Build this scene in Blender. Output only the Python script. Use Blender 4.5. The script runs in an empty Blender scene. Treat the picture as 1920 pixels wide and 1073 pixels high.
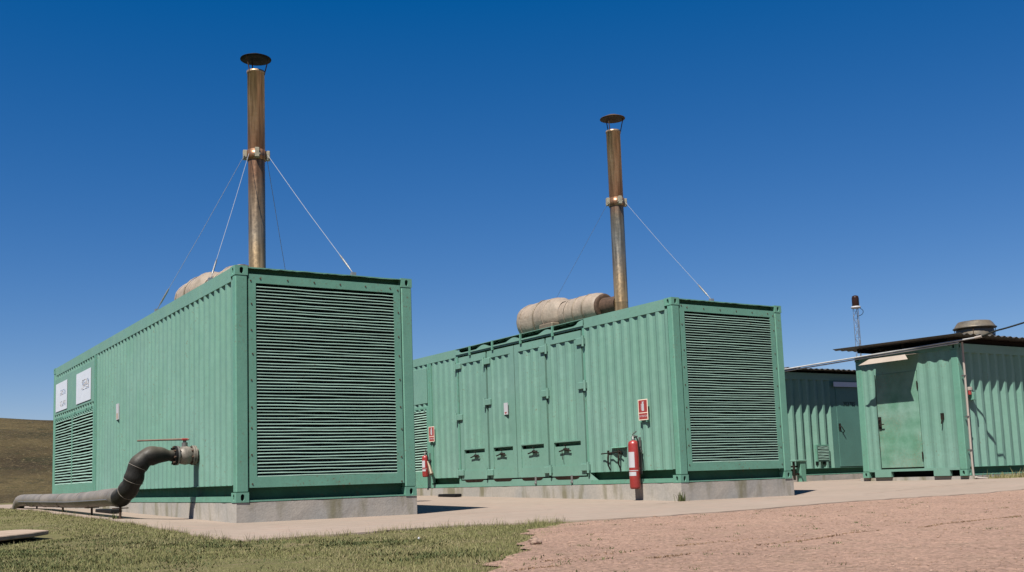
import bpy, bmesh, math, random
import numpy as np
from mathutils import Vector, Matrix, noise as mnoise
CX1, CX2, CX3 = (14.97, -1.0, 2.80), (16.2, -3.0, 3.4), (19.0, -7.0, 5.0)
random.seed(7); rng = np.random.default_rng(7)
S = bpy.context.scene; C = S.collection
PI = math.pi

# ------------------------------------------------------------------ camera
cd = bpy.data.cameras.new('camera'); cam = bpy.data.objects.new('camera', cd); C.objects.link(cam)
F, PITCH, ROLL, YAW = 1985.24, .118, -.0324, .5574
d = Vector((math.sin(YAW)*math.cos(PITCH), math.cos(YAW)*math.cos(PITCH), math.sin(PITCH)))
r0 = Vector((math.cos(YAW), -math.sin(YAW), 0)); u0 = r0.cross(d)
r = r0*math.cos(ROLL) + u0*math.sin(ROLL); u = -r0*math.sin(ROLL) + u0*math.cos(ROLL)
cam.matrix_world = Matrix(((r.x, u.x, -d.x, -4.1862), (r.y, u.y, -d.y, -12.4404), (r.z, u.z, -d.z, .1743), (0, 0, 0, 1)))
cd.sensor_width = 36; cd.lens = F/1920*36; cd.shift_x = 50.93/1920; cd.shift_y = 128.3/1920
cd.clip_start = .05; cd.clip_end = 4000; S.camera = cam

# ------------------------------------------------------------------ light
SKY_K = .775
SKY_TINT = (.42, .36, .36)
SUN = Vector((1.74, 1.0, -3.14)).normalized()
SKY_STRENGTH, SKY_GAMMA, SKY_SAT, SUN_E, EXPOSURE = .05, 1.55, 1.12, 5.0, 1.05
w = bpy.data.worlds.new('World'); S.world = w; w.use_nodes = True
nt = w.node_tree; bg = nt.nodes['Background']
sky = nt.nodes.new('ShaderNodeTexSky'); sky.sky_type = 'NISHITA'; sky.sun_disc = False
sky.sun_elevation = math.asin(-SUN.z); sky.sun_rotation = math.atan2(-SUN.x, -SUN.y)
sky.altitude = 1500; sky.air_density = 1.0; sky.dust_density = .35; sky.ozone_density = 2.2
hs = nt.nodes.new('ShaderNodeHueSaturation'); hs.inputs['Saturation'].default_value = SKY_SAT
gm = nt.nodes.new('ShaderNodeGamma'); gm.inputs[1].default_value = SKY_GAMMA; sc_ = nt.nodes.new('ShaderNodeMix'); sc_.data_type = 'RGBA'; sc_.blend_type = 'MULTIPLY'; sc_.inputs[0].default_value = 1; sc_.inputs[7].default_value = (SKY_TINT[0], SKY_TINT[1], SKY_TINT[2], 1)
nt.links.new(sky.outputs[0], hs.inputs['Color']); nt.links.new(hs.outputs[0], gm.inputs[0]); nt.links.new(gm.outputs[0], sc_.inputs[6]); 
# per-channel response of the photograph's deep blue sky
sp_ = nt.nodes.new('ShaderNodeSeparateColor'); cb_ = nt.nodes.new('ShaderNodeCombineColor'); nt.links.new(sc_.outputs[2], sp_.inputs[0])
def mnode(op, a, b, c=0):
    n = nt.nodes.new('ShaderNodeMath'); n.operation = op
    for i, v in enumerate((a, b, c)):
        if isinstance(v, (int, float)): n.inputs[i].default_value = v
        else: nt.links.new(v, n.inputs[i])
    return n.outputs[0]
nt.links.new(mnode('MAXIMUM', mnode('MULTIPLY_ADD', mnode('POWER', sp_.outputs[0], .8), 1.44*SKY_K, -.47*SKY_K), .0), cb_.inputs[0])
nt.links.new(mnode('MULTIPLY', mnode('POWER', sp_.outputs[1], .72), 1.56*SKY_K), cb_.inputs[1])
nt.links.new(mnode('MULTIPLY', mnode('POWER', sp_.outputs[2], .53), 2.70*SKY_K), cb_.inputs[2])
nt.links.new(cb_.outputs[0], bg.inputs[0])
bg.inputs[1].default_value = SKY_STRENGTH
sd = bpy.data.lights.new('sun', 'SUN'); sd.energy = SUN_E; sd.angle = math.radians(.53); sd.color = (1, .955, .89)
sun = bpy.data.objects.new('sun', sd); C.objects.link(sun); sun.rotation_euler = SUN.to_track_quat('-Z', 'Y').to_euler()
S.view_settings.view_transform = 'Standard'; S.view_settings.look = 'None'; S.view_settings.exposure = EXPOSURE; S.view_settings.gamma = 1
S.view_settings.use_curve_mapping = False

# ------------------------------------------------------------------ materials
def mat(name, col, rough=.6, metal=0, var=.12, vscale=3, bump=.0, bscale=60, streak=0, streak_col=(.1, .06, .035), rust=0, rust_col=(.10, .045, .02),
        rust_scale=14, second=None, second_amt=.5, second_scale=1.2, spec=.28, rnd=0, top_pale=0, top_col=(.33, .26, .19)):
    m = bpy.data.materials.new(name); m.use_nodes = True; t = m.node_tree; N = t.nodes; Lk = t.links.new
    b = N['Principled BSDF']; b.inputs['Roughness'].default_value = rough; b.inputs['Metallic'].default_value = metal
    b.inputs['Specular IOR Level'].default_value = spec
    tc = N.new('ShaderNodeTexCoord'); P = tc.outputs['Object']
    if rnd:
        oi0 = N.new('ShaderNodeObjectInfo'); ad0 = N.new('ShaderNodeVectorMath'); ad0.operation = 'MULTIPLY_ADD'; ad0.inputs[1].default_value = (1, 1, 1)
        sc0 = N.new('ShaderNodeVectorMath'); sc0.operation = 'SCALE'; sc0.inputs[0].default_value = (37, 23, 51); Lk(oi0.outputs['Random'], sc0.inputs[3]); Lk(P, ad0.inputs[0]); Lk(sc0.outputs[0], ad0.inputs[2]); P = ad0.outputs[0]
    def noise(scale, detail=5, vec=None, rgh=.55):
        n = N.new('ShaderNodeTexNoise'); n.inputs['Scale'].default_value = scale; n.inputs['Detail'].default_value = detail
        n.inputs['Roughness'].default_value = rgh; Lk(vec or P, n.inputs['Vector']); return n.outputs['Fac']
    def ramp(fac, a, bb, va=0, vb=1):
        n = N.new('ShaderNodeMapRange'); n.inputs['From Min'].default_value = a; n.inputs['From Max'].default_value = bb
        n.inputs['To Min'].default_value = va; n.inputs['To Max'].default_value = vb; Lk(fac, n.inputs['Value']); return n.outputs[0]
    def mix(fac, c1, c2, mode='MIX'):
        n = N.new('ShaderNodeMix'); n.data_type = 'RGBA'; n.blend_type = mode
        if isinstance(fac, (int, float)): n.inputs[0].default_value = fac
        else: Lk(fac, n.inputs[0])
        for i, c in ((6, c1), (7, c2)):
            if isinstance(c, tuple): n.inputs[i].default_value = (*c[:3], 1)
            else: Lk(c, n.inputs[i])
        return n.outputs[2]
    def math_(op, a, bb):
        n = N.new('ShaderNodeMath'); n.operation = op
        for i, v in ((0, a), (1, bb)):
            if isinstance(v, (int, float)): n.inputs[i].default_value = v
            else: Lk(v, n.inputs[i])
        return n.outputs[0]
    c = col
    if second: c = mix(ramp(noise(second_scale, 4), .5-.12/second_amt*.5, .5+.12/second_amt*.5+.05), col, second)
    lo = tuple(x*(1-var) for x in (1, 1, 1)); hi = tuple(x*(1+var) for x in (1, 1, 1))
    c = mix(1.0, c, mix(ramp(noise(vscale, 6), .3, .7), lo, hi), 'MULTIPLY')
    c = mix(1.0, c, mix(ramp(noise(vscale*12, 3), .3, .7), (1-var*.5,)*3, (1+var*.5,)*3), 'MULTIPLY')
    if streak:
        mp = N.new('ShaderNodeMapping'); mp.inputs['Scale'].default_value = (9, 9, .55); Lk(P, mp.inputs[0])
        s = ramp(noise(1.6, 5, mp.outputs[0]), .55, .78, 0, streak)
        c = mix(s, c, streak_col)
    if rust:
        s = math_('MULTIPLY', ramp(noise(rust_scale, 7, rgh=.7), .66-.1*rust, .72, 0, 1), ramp(noise(1.1, 2), .42, .6))
        c = mix(s, c, rust_col)
    if top_pale:
        g = N.new('ShaderNodeNewGeometry'); sx = N.new('ShaderNodeSeparateXYZ'); Lk(g.outputs['Normal'], sx.inputs[0])
        s = math_('MULTIPLY', ramp(sx.outputs[2], .1, .9, 0, top_pale), ramp(noise(5, 4), .2, .6, .6, 1)); c = mix(s, c, top_col)  # paler tone on upward faces, broken up by noise
    if rnd:
        oi = N.new('ShaderNodeObjectInfo'); c = mix(1.0, c, mix(oi.outputs['Random'], (1-rnd,)*3, (1+rnd,)*3), 'MULTIPLY')
    Lk(c, b.inputs['Base Color'])
    Lk(ramp(noise(vscale*4, 4), .3, .7, max(rough-.1, .05), min(rough+.1, 1)), b.inputs['Roughness'])
    if bump:
        bp = N.new('ShaderNodeBump'); bp.inputs['Strength'].default_value = 1; bp.inputs['Distance'].default_value = bump
        Lk(noise(bscale, 5), bp.inputs['Height']); Lk(bp.outputs[0], b.inputs['Normal'])
    return m
GREEN = (0.105, 0.211, 0.159)
M = {}
M['green'] = mat('green_paint', GREEN, .55, var=.07, vscale=1.1, bump=.0012, bscale=4, streak=.45, streak_col=(0.085, 0.190, 0.136), rust=.75, rust_scale=26, spec=.4, second=(0.116, 0.211, 0.172), second_amt=.3, second_scale=.7)
M['green_frame'] = mat('green_frame_paint', (0.089, 0.209, 0.151), .5, var=.08, vscale=3, bump=.0008, bscale=30, streak=.25, streak_col=(0.063, 0.129, 0.091), rust=1.15, rust_scale=26, spec=.4)
M['green_slat'] = mat('green_slat_paint', (.165, .255, .205), .5, var=.14, vscale=4, rust=.5, spec=.35, rnd=.12, streak=.25, streak_col=(.17, .19, .14))
M['green_door'] = mat('patchy_green_door_paint', (.075, .185, .120), .6, var=.14, vscale=4, second=(.135, .225, .180), second_amt=.35, second_scale=2.0, rust=1.7, rust_col=(.16, .13, .08), rust_scale=30, bump=.001, bscale=20)
M['green_shade'] = mat('dark_green_chassis_paint', (.022, .075, .045), .65, var=.2, vscale=3, rust=.9, spec=.15)  # darker copy of the green, recess shade painted into webs and headers
M['green_flat'] = mat('dull_green_door_paint', (0.057, 0.139, 0.113), .5, var=.07, vscale=2, rust=1.2, rust_col=(0.067, 0.081, 0.057), rust_scale=30)
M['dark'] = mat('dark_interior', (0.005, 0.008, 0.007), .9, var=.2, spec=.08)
M['black'] = mat('black_rubber', (0.009, 0.009, 0.009), .6, var=.25, vscale=6, bump=.002, bscale=14, spec=.08)
M['hose'] = mat('black_hose_wrap', (.010, .0095, .008), .55, var=.3, vscale=5, bump=.008, bscale=6, top_pale=.7, top_col=(.10, .088, .066), spec=.18)
M['duct'] = mat('weathered_grey_cladding', (.165, .142, .118), .5, var=.25, vscale=5, bump=.006, bscale=9, second=(.095, .085, .07), second_amt=.4, second_scale=2.5, spec=.3, rust=1.0, rust_col=(.07, .05, .035))
M['clad'] = mat('beige_insulation_cladding', (.25, .198, .152), .6, var=.2, vscale=2.2, bump=.022, bscale=3.4, second=(.165, .138, .108), second_amt=.5, second_scale=2.4, rust=1.5, rust_col=(.11, .07, .04), rust_scale=9, streak=.5, streak_col=(.11, .085, .06))
M['cladband'] = mat('dull_cladding_band', (0.144, 0.115, 0.081), .5, metal=.3, var=.2, vscale=6)
M['steelgrey'] = mat('dull_grey_steel', (0.135, 0.129, 0.120), .45, metal=.5, var=.2, vscale=8, rust=.8)
M['galv'] = mat('galvanised_steel', (0.240, 0.240, 0.231), .4, metal=.6, var=.15, vscale=9)
M['wire'] = mat('pale_steel_wire', (.20, .22, .25), .5, metal=.1, var=.05, spec=.2)
M['ceramic'] = mat('pale_cast_clamp', (0.202, 0.183, 0.135), .7, var=.25, vscale=20)
M['white'] = mat('white_paint', (0.336, 0.336, 0.346), .55, var=.04)
M['whitepanel'] = mat('white_poster', (.42, .44, .48), .5, var=.03)
M['print_blue'] = mat('pale_blue_print', (0.096, 0.144, 0.240), .6, var=.1)
M['print_tan'] = mat('pale_tan_print', (0.264, 0.202, 0.144), .6, var=.1)
M['red'] = mat('red_enamel', (0.202, 0.022, 0.019), .35, var=.1, vscale=8, spec=.5)
M['signred'] = mat('red_sign_print', (0.216, 0.033, 0.029), .5, var=.06)
M['brass'] = mat('brass', (0.168, 0.120, 0.057), .35, metal=.8, var=.2)
M['valve'] = mat('whitish_cast_steel', (.15, .132, .11), .5, metal=.1, var=.4, vscale=14, rust=1.6, rust_col=(.04, .026, .016))
M['rustiron'] = mat('rusty_iron', (0.053, 0.031, 0.019), .8, var=.35, vscale=18, bump=.002, bscale=60)
M['grime'] = mat('dark_brown_grime', (.016, .010, .007), .95, var=.3, vscale=12, spec=.08)  # dark colour standing in for the shade in the door slots
M['grime2'] = mat('pad_crack_dirt', (.15, .10, .075), .95, var=.2, vscale=12)
M['iron'] = mat('blackened_iron', (0.017, 0.014, 0.011), .7, var=.3, vscale=18, rust=.8, rust_col=(0.046, 0.023, 0.014), spec=.08)
M['leverrust'] = mat('rusty_pink_lever', (0.144, 0.091, 0.067), .7, var=.25, vscale=14)
M['roofmetal'] = mat('weathered_roof_sheet', (0.077, 0.072, 0.063), .6, metal=.3, var=.2, vscale=2, rust=.8, rnd=.05)
M['conduit'] = mat('pale_conduit', (.30, .30, .29), .45, var=.15, vscale=5)
M['ventmetal'] = mat('weathered_vent_sheet', (0.125, 0.103, 0.072), .5, metal=.35, var=.25, vscale=4, second=(0.077, 0.072, 0.063), second_scale=3)
M['fibre'] = mat('cream_awning_sheet', (0.298, 0.250, 0.202), .6, var=.08)
M['cream'] = mat('cream_pvc', (.27, .235, .20), .5, var=.06)
M['cable'] = mat('black_cable', (0.009, 0.011, 0.009), .6, var=.1, spec=.08)
M['beacon'] = mat('dark_red_beacon_lens', (0.022, 0.011, 0.009), .3, var=.3, vscale=8, spec=.08)
M['rock'] = mat('pinkish_stone', (0.202, 0.139, 0.105), .9, var=.2, vscale=12, bump=.006, bscale=20)
M['ink'] = mat('black_ink', (0.009, 0.015, 0.015), .7, var=.2, spec=.08)

def stack_mat(name, flip):
    m = mat(name, (.2, .15, .1), .38, metal=.6, var=.2, vscale=5, bump=.0008, bscale=20); t = m.node_tree; N = t.nodes; Lk = t.links.new
    b = N['Principled BSDF']; tc = N.new('ShaderNodeTexCoord'); sx = N.new('ShaderNodeSeparateXYZ'); Lk(tc.outputs['Object'], sx.inputs[0])
    n = N.new('ShaderNodeTexNoise'); n.inputs['Scale'].default_value = 1.7; n.inputs['Detail'].default_value = 5; Lk(tc.outputs['Object'], n.inputs['Vector'])
    mr = N.new('ShaderNodeMath'); mr.operation = 'MULTIPLY_ADD'; mr.inputs[1].default_value = .9; Lk(n.outputs['Fac'], mr.inputs[0]); Lk(sx.outputs[2], mr.inputs[2])
    mm = N.new('ShaderNodeMapRange'); mm.inputs['From Min'].default_value = .45; mm.inputs['From Max'].default_value = 4.1; Lk(mr.outputs[0], mm.inputs['Value'])
    cr = N.new('ShaderNodeValToRGB'); e = cr.color_ramp.elements
    stops = [(0, (0.325, 0.204, 0.110)), (.14, (0.286, 0.198, 0.105)), (.3, (0.221, 0.174, 0.121)), (.44, (0.189, 0.180, 0.152) if flip else (0.240, 0.168, 0.105)), (.58, (0.182, 0.150, 0.105) if flip else (0.221, 0.120, 0.068)),
             (.66, (0.260, 0.138, 0.079)), (.74, (0.260, 0.156, 0.095)), (.86, (0.403, 0.270, 0.168)), (1, (0.364, 0.252, 0.147))]
    e[0].position = 0; e[0].color = (*stops[0][1], 1); e[1].position = 1; e[1].color = (*stops[-1][1], 1)
    for ps, cl in stops[1:-1]: x = e.new(ps); x.color = (*cl, 1)
    Lk(mm.outputs[0], cr.inputs[0])
    n2 = N.new('ShaderNodeTexNoise'); n2.inputs['Scale'].default_value = 1; n2.inputs['Detail'].default_value = 5
    mp = N.new('ShaderNodeMapping'); mp.inputs['Scale'].default_value = (22, 22, 1.4); Lk(tc.outputs['Object'], mp.inputs[0]); Lk(mp.outputs[0], n2.inputs['Vector'])
    r2 = N.new('ShaderNodeMapRange'); r2.inputs['From Min'].default_value = .35; r2.inputs['From Max'].default_value = .65; r2.inputs['To Min'].default_value = .5; r2.inputs['To Max'].default_value = 1.2; Lk(n2.outputs[0], r2.inputs[0])
    mx = N.new('ShaderNodeMix'); mx.data_type = 'RGBA'; mx.blend_type = 'MULTIPLY'; mx.inputs[0].default_value = 1
    Lk(cr.outputs[0], mx.inputs[6]); Lk(r2.outputs[0], mx.inputs[7]); Lk(mx.outputs[2], b.inputs['Base Color'])
    return m
M['stack1'] = stack_mat('heat_tinted_steel', False); M['stack2'] = stack_mat('heat_tinted_blue_steel', True)

def concrete_mat(name, base, dark, stain, stain_amt, scale=1.3):
    m = bpy.data.materials.new(name); m.use_nodes = True; t = m.node_tree; N = t.nodes; Lk = t.links.new; b = N['Principled BSDF']; b.inputs['Roughness'].default_value = .9
    b.inputs['Specular IOR Level'].default_value = .2
    tc = N.new('ShaderNodeTexCoord'); P = tc.outputs['Object']
    def no(s, dtl=6, v=None):
        n = N.new('ShaderNodeTexNoise'); n.inputs['Scale'].default_value = s; n.inputs['Detail'].default_value = dtl; Lk(v or P, n.inputs['Vector']); return n.outputs['Fac']
    def mr(v, a, c2, lo=0, hi=1):
        n = N.new('ShaderNodeMapRange'); n.inputs['From Min'].default_value = a; n.inputs['From Max'].default_value = c2; n.inputs['To Min'].default_value = lo; n.inputs['To Max'].default_value = hi; Lk(v, n.inputs[0]); return n.outputs[0]
    def mix(f, a, c2, mode='MIX'):
        n = N.new('ShaderNodeMix'); n.data_type = 'RGBA'; n.blend_type = mode
        if isinstance(f, (int, float)): n.inputs[0].default_value = f
        else: Lk(f, n.inputs[0])
        for i, c in ((6, a), (7, c2)):
            if isinstance(c, tuple): n.inputs[i].default_value = (*c, 1)
            else: Lk(c, n.inputs[i])
        return n.outputs[2]
    c = mix(mr(no(scale), .35, .68), base, dark)
    c = mix(mr(no(scale*14, 4), .3, .7), c, mix(1.0, c, (.86, .86, .86), 'MULTIPLY'))
    mp = N.new('ShaderNodeMapping'); mp.inputs['Scale'].default_value = (3.2, 3.2, .8); Lk(P, mp.inputs[0])
    c = mix(mr(no(1.1, 5, mp.outputs[0]), .52, .66, 0, stain_amt), c, stain)
    Lk(c, b.inputs['Base Color'])
    bp = N.new('ShaderNodeBump'); bp.inputs['Strength'].default_value = 1; bp.inputs['Distance'].default_value = .0022
    Lk(no(45, 6), bp.inputs['Height']); Lk(bp.outputs[0], b.inputs['Normal'])
    return m
M['plinth'] = concrete_mat('weathered_plinth_concrete', (.30, .272, .235), (.235, .228, .21), (.12, .11, .062), .8, 1.8)
M['pad'] = concrete_mat('pale_pink_concrete', (0.236, 0.186, 0.149), (0.213, 0.169, 0.133), (0.232, 0.167, 0.130), .5, .5)
M['slab'] = concrete_mat('old_slab_concrete', (.30, .225, .17), (.24, .18, .135), (.12, .095, .065), .4, 3)

def soil_mat():
    m = concrete_mat('reddish_dirt', (.295, .190, .138), (.258, .166, .122), (.215, .15, .105), .45, .8); t = m.node_tree; N = t.nodes; Lk = t.links.new
    b = N['Principled BSDF']; tc = [n for n in N if n.type == 'TEX_COORD'][0]
    base = b.inputs['Base Color'].links[0].from_socket
    v = N.new('ShaderNodeTexVoronoi'); v.inputs['Scale'].default_value = 55; Lk(tc.outputs['Object'], v.inputs['Vector'])
    sp = N.new('ShaderNodeSeparateColor'); Lk(v.outputs['Color'], sp.inputs[0])
    mr = N.new('ShaderNodeMapRange'); mr.inputs['To Min'].default_value = .66; mr.inputs['To Max'].default_value = 1.3; Lk(sp.outputs[0], mr.inputs[0])
    mx = N.new('ShaderNodeMix'); mx.data_type = 'RGBA'; mx.blend_type = 'MULTIPLY'; mx.inputs[0].default_value = 1; Lk(base, mx.inputs[6]); Lk(mr.outputs[0], mx.inputs[7]); Lk(mx.outputs[2], b.inputs['Base Color'])
    for n in N:
        if n.type == 'BUMP':
            n.inputs['Distance'].default_value = .03
            n2 = N.new('ShaderNodeTexNoise'); n2.inputs['Scale'].default_value = 26; n2.inputs['Detail'].default_value = 7; n2.inputs['Roughness'].default_value = .7
            Lk(tc.outputs['Object'], n2.inputs['Vector']); Lk(n2.outputs['Fac'], n.inputs['Height'])
    return m
M['soil'] = soil_mat()
def turf_mat(name, a, b_, c_, sc, patch=.8):
    m = bpy.data.materials.new(name); m.use_nodes = True; t = m.node_tree; N = t.nodes; Lk = t.links.new; b = N['Principled BSDF']; b.inputs['Roughness'].default_value = .95
    b.inputs['Specular IOR Level'].default_value = .1
    tc = N.new('ShaderNodeTexCoord')
    def no(s, dt=8, r_=.65):
        n = N.new('ShaderNodeTexNoise'); n.inputs['Scale'].default_value = s; n.inputs['Detail'].default_value = dt; n.inputs['Roughness'].default_value = r_; Lk(tc.outputs['Object'], n.inputs['Vector']); return n.outputs['Fac']
    def ramp(v, lo, hi):
        n = N.new('ShaderNodeMapRange'); n.inputs['From Min'].default_value = lo; n.inputs['From Max'].default_value = hi; Lk(v, n.inputs[0]); return n.outputs[0]
    def mix(f, p_, q_):
        n = N.new('ShaderNodeMix'); n.data_type = 'RGBA'; Lk(f, n.inputs[0])
        for i, c in ((6, p_), (7, q_)):
            if isinstance(c, tuple): n.inputs[i].default_value = (*c, 1)
            else: Lk(c, n.inputs[i])
        return n.outputs[2]
    c = mix(ramp(no(sc), .42, .6), a, b_); c = mix(ramp(no(sc*patch*5, 6, .75), .5, .64), c, c_)
    c = mix(ramp(no(sc*30, 6, .8), .56, .64), c, (.022, .024, .010)); c = mix(ramp(no(sc*90, 4, .8), .58, .62), c, (.12, .095, .05))
    Lk(c, b.inputs['Base Color'])
    bp = N.new('ShaderNodeBump'); bp.inputs['Distance'].default_value = .25/sc*.1; bp.inputs['Strength'].default_value = 1; Lk(no(sc*12), bp.inputs['Height']); Lk(bp.outputs[0], b.inputs['Normal'])
    return m
M['turf'] = turf_mat('turf_soil', (0.101, 0.093, 0.039), (0.074, 0.074, 0.029), (0.139, 0.105, 0.066), 1.5)
M['hill'] = turf_mat('hillside_scrub', (.066, .050, .022), (.026, .019, .010), (.022, .020, .009), .045, 1)
def blade_mat(name, cols):
    m = bpy.data.materials.new(name); m.use_nodes = True; t = m.node_tree; N = t.nodes; Lk = t.links.new; b = N['Principled BSDF']; b.inputs['Roughness'].default_value = .7
    b.inputs['Specular IOR Level'].default_value = .2
    g = N.new('ShaderNodeNewGeometry'); cr = N.new('ShaderNodeValToRGB'); e = cr.color_ramp.elements
    e[0].color = (*cols[0], 1); e[1].color = (*cols[-1], 1)
    for i, c in enumerate(cols[1:-1]): x = e.new((i+1)/(len(cols)-1)); x.color = (*c, 1)
    tc = N.new('ShaderNodeTexCoord'); n = N.new('ShaderNodeTexNoise'); n.inputs['Scale'].default_value = 1.4; n.inputs['Detail'].default_value = 4; Lk(tc.outputs['Object'], n.inputs['Vector'])
    ad = N.new('ShaderNodeMath'); ad.operation = 'MULTIPLY_ADD'; ad.inputs[1].default_value = .55; Lk(g.outputs['Random Per Island'], ad.inputs[0])
    mr = N.new('ShaderNodeMapRange'); mr.inputs['From Min'].default_value = .3; mr.inputs['From Max'].default_value = .7; mr.inputs['To Max'].default_value = .5; Lk(n.outputs['Fac'], mr.inputs[0]); Lk(mr.outputs[0], ad.inputs[2])
    Lk(ad.outputs[0], cr.inputs[0]); Lk(cr.outputs[0], b.inputs['Base Color'])
    return m
M['grass'] = blade_mat('olive_grass', [(.078, .090, .030), (.118, .122, .044), (.158, .146, .062), (.225, .185, .105)])
M['stalk'] = blade_mat('dry_stalks', [(.14, .12, .06), (.20, .17, .10), (.26, .22, .14)])
M['weed'] = blade_mat('weed_leaves', [(0.032, 0.045, 0.013), (0.053, 0.064, 0.021), (0.095, 0.084, 0.037)])

# ------------------------------------------------------------------ mesh helpers
class MB:
    def __init__(s, T=None): s.v = []; s.f = []; s.sm = []; s.T = T
    def add(s, vs, fs, smooth=False):
        o = len(s.v); s.v += [tuple(s.T(p)) if s.T else tuple(p) for p in vs]; s.f += [tuple(i+o for i in f) for f in fs]; s.sm += [smooth]*len(fs)
    def box(s, a, b):
        x0, y0, z0 = a; x1, y1, z1 = b
        s.add([(x0, y0, z0), (x1, y0, z0), (x1, y1, z0), (x0, y1, z0), (x0, y0, z1), (x1, y0, z1), (x1, y1, z1), (x0, y1, z1)],
              [(0, 3, 2, 1), (4, 5, 6, 7), (0, 1, 5, 4), (1, 2, 6, 5), (2, 3, 7, 6), (3, 0, 4, 7)])
    def bbox(s, a, b, c=.006):   # box with chamfered vertical and horizontal edges
        x0, y0, z0 = a; x1, y1, z1 = b; c = min(c, (x1-x0)/2.5, (y1-y0)/2.5, (z1-z0)/2.5)
        bm = bmesh.new(); bmesh.ops.create_cube(bm, size=1)
        for v in bm.verts: v.co = Vector(((x0+x1)/2+v.co.x*(x1-x0), (y0+y1)/2+v.co.y*(y1-y0), (z0+z1)/2+v.co.z*(z1-z0)))
        bmesh.ops.bevel(bm, geom=list(bm.edges), offset=c, segments=1, affect='EDGES'); bm.verts.index_update()
        s.add([v.co[:] for v in bm.verts], [tuple(v.index for v in f.verts) for f in bm.faces]); bm.free()
    def quad(s, *p): s.add(p, [(0, 1, 2, 3)])
    def tube(s, pts, rad, n=12, caps=True, smooth=True):
        pts = [Vector(p) for p in pts]; k = len(pts); rad = rad if isinstance(rad, (list, tuple)) else [rad]*k
        t0 = (pts[1]-pts[0]).normalized(); a = Vector((0, 0, 1)) if abs(t0.z) < .9 else Vector((1, 0, 0)); nrm = t0.cross(a).normalized(); vs = []
        for i, p in enumerate(pts):
            t = (pts[min(i+1, k-1)]-pts[max(i-1, 0)]).normalized(); nrm = (nrm-t*nrm.dot(t)).normalized(); bn = t.cross(nrm)
            for j in range(n):
                an = 2*PI*j/n; vs.append(p+(nrm*math.cos(an)+bn*math.sin(an))*rad[i])
        s.add(vs, [(i*n+j, i*n+(j+1) % n, (i+1)*n+(j+1) % n, (i+1)*n+j) for i in range(k-1) for j in range(n)], smooth)
        if caps:
            s.add(vs[:n], [tuple(range(n))[::-1]]); s.add(vs[-n:], [tuple(range(n))])
    def cyl(s, p, q, r, n=16, smooth=True): s.tube([p, q], r, n, True, smooth)
    def lathe(s, prof, o=(0, 0, 0), n=24, smooth=True):   # prof: (radius, z)
        vs = [(o[0]+rr*math.cos(2*PI*j/n), o[1]+rr*math.sin(2*PI*j/n), o[2]+z) for rr, z in prof for j in range(n)]
        s.add(vs, [(i*n+j, i*n+(j+1) % n, (i+1)*n+(j+1) % n, (i+1)*n+j) for i in range(len(prof)-1) for j in range(n)], smooth)
    def disc(s, c, nrm, r, n=16):
        q = Vector(nrm).to_track_quat('Z', 'Y'); s.add([Vector(c)+q@Vector((r*math.cos(2*PI*j/n), r*math.sin(2*PI*j/n), 0)) for j in range(n)], [tuple(range(n))])
    def build(s, name, m, parent=None, recalc=True):
        me = bpy.data.meshes.new(name); me.from_pydata(s.v, [], s.f); me.materials.append(m)
        me.polygons.foreach_set('use_smooth', s.sm)
        if recalc and len(s.v) < 20000:
            bm = bmesh.new(); bm.from_mesh(me); bmesh.ops.recalc_face_normals(bm, faces=bm.faces); bm.to_mesh(me); bm.free()
        me.update(); o = bpy.data.objects.new(name, me); C.objects.link(o)
        if parent: o.parent = parent
        return o
def tag(o, label=None, cat=None, group=None, kind=None):
    for k, v in (('label', label), ('category', cat), ('group', group), ('kind', kind)):
        if v: o[k] = v
    return o
def empty(name, loc, label, cat, group=None, rz=0):
    o = bpy.data.objects.new(name, None); o.empty_display_size = .2; C.objects.link(o); o.location = loc; o.rotation_euler.z = rz
    return tag(o, label, cat, group)
def copy_part(o, parent, loc=None):
    c = o.copy(); C.objects.link(c); c.parent = parent
    if loc is not None: c.location = loc
    return c
def text(name, body, size, m, parent, mw, ext=.0008, align='CENTER'):
    cu = bpy.data.curves.new(name, 'FONT'); cu.body = body; cu.size = size; cu.extrude = ext; cu.align_x = align; cu.align_y = 'CENTER'
    o = bpy.data.objects.new('tmp', cu); C.objects.link(o); bpy.context.view_layer.update()
    me = bpy.data.meshes.new_from_object(o.evaluated_get(bpy.context.evaluated_depsgraph_get())); bpy.data.objects.remove(o)
    me.transform(mw); me.materials.clear(); me.materials.append(m); me.name = name
    t = bpy.data.objects.new(name, me); C.objects.link(t)
    if parent: t.parent = parent
    return t
# wall frames: map (u along wall left->right as seen from outside, n outward, z) to local container coords
W, L = 2.438, 12.192
def wall_left(x=0): return lambda p: Vector((x-p[1], p[0], p[2]))          # u = y
def wall_right(x=W): return lambda p: Vector((x+p[1], p[0], p[2]))
def wall_front(y=0): return lambda p: Vector((p[0], y-p[1], p[2]))           # u = x
def wall_back(y): return lambda p: Vector((p[0], y+p[1], p[2]))

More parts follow.
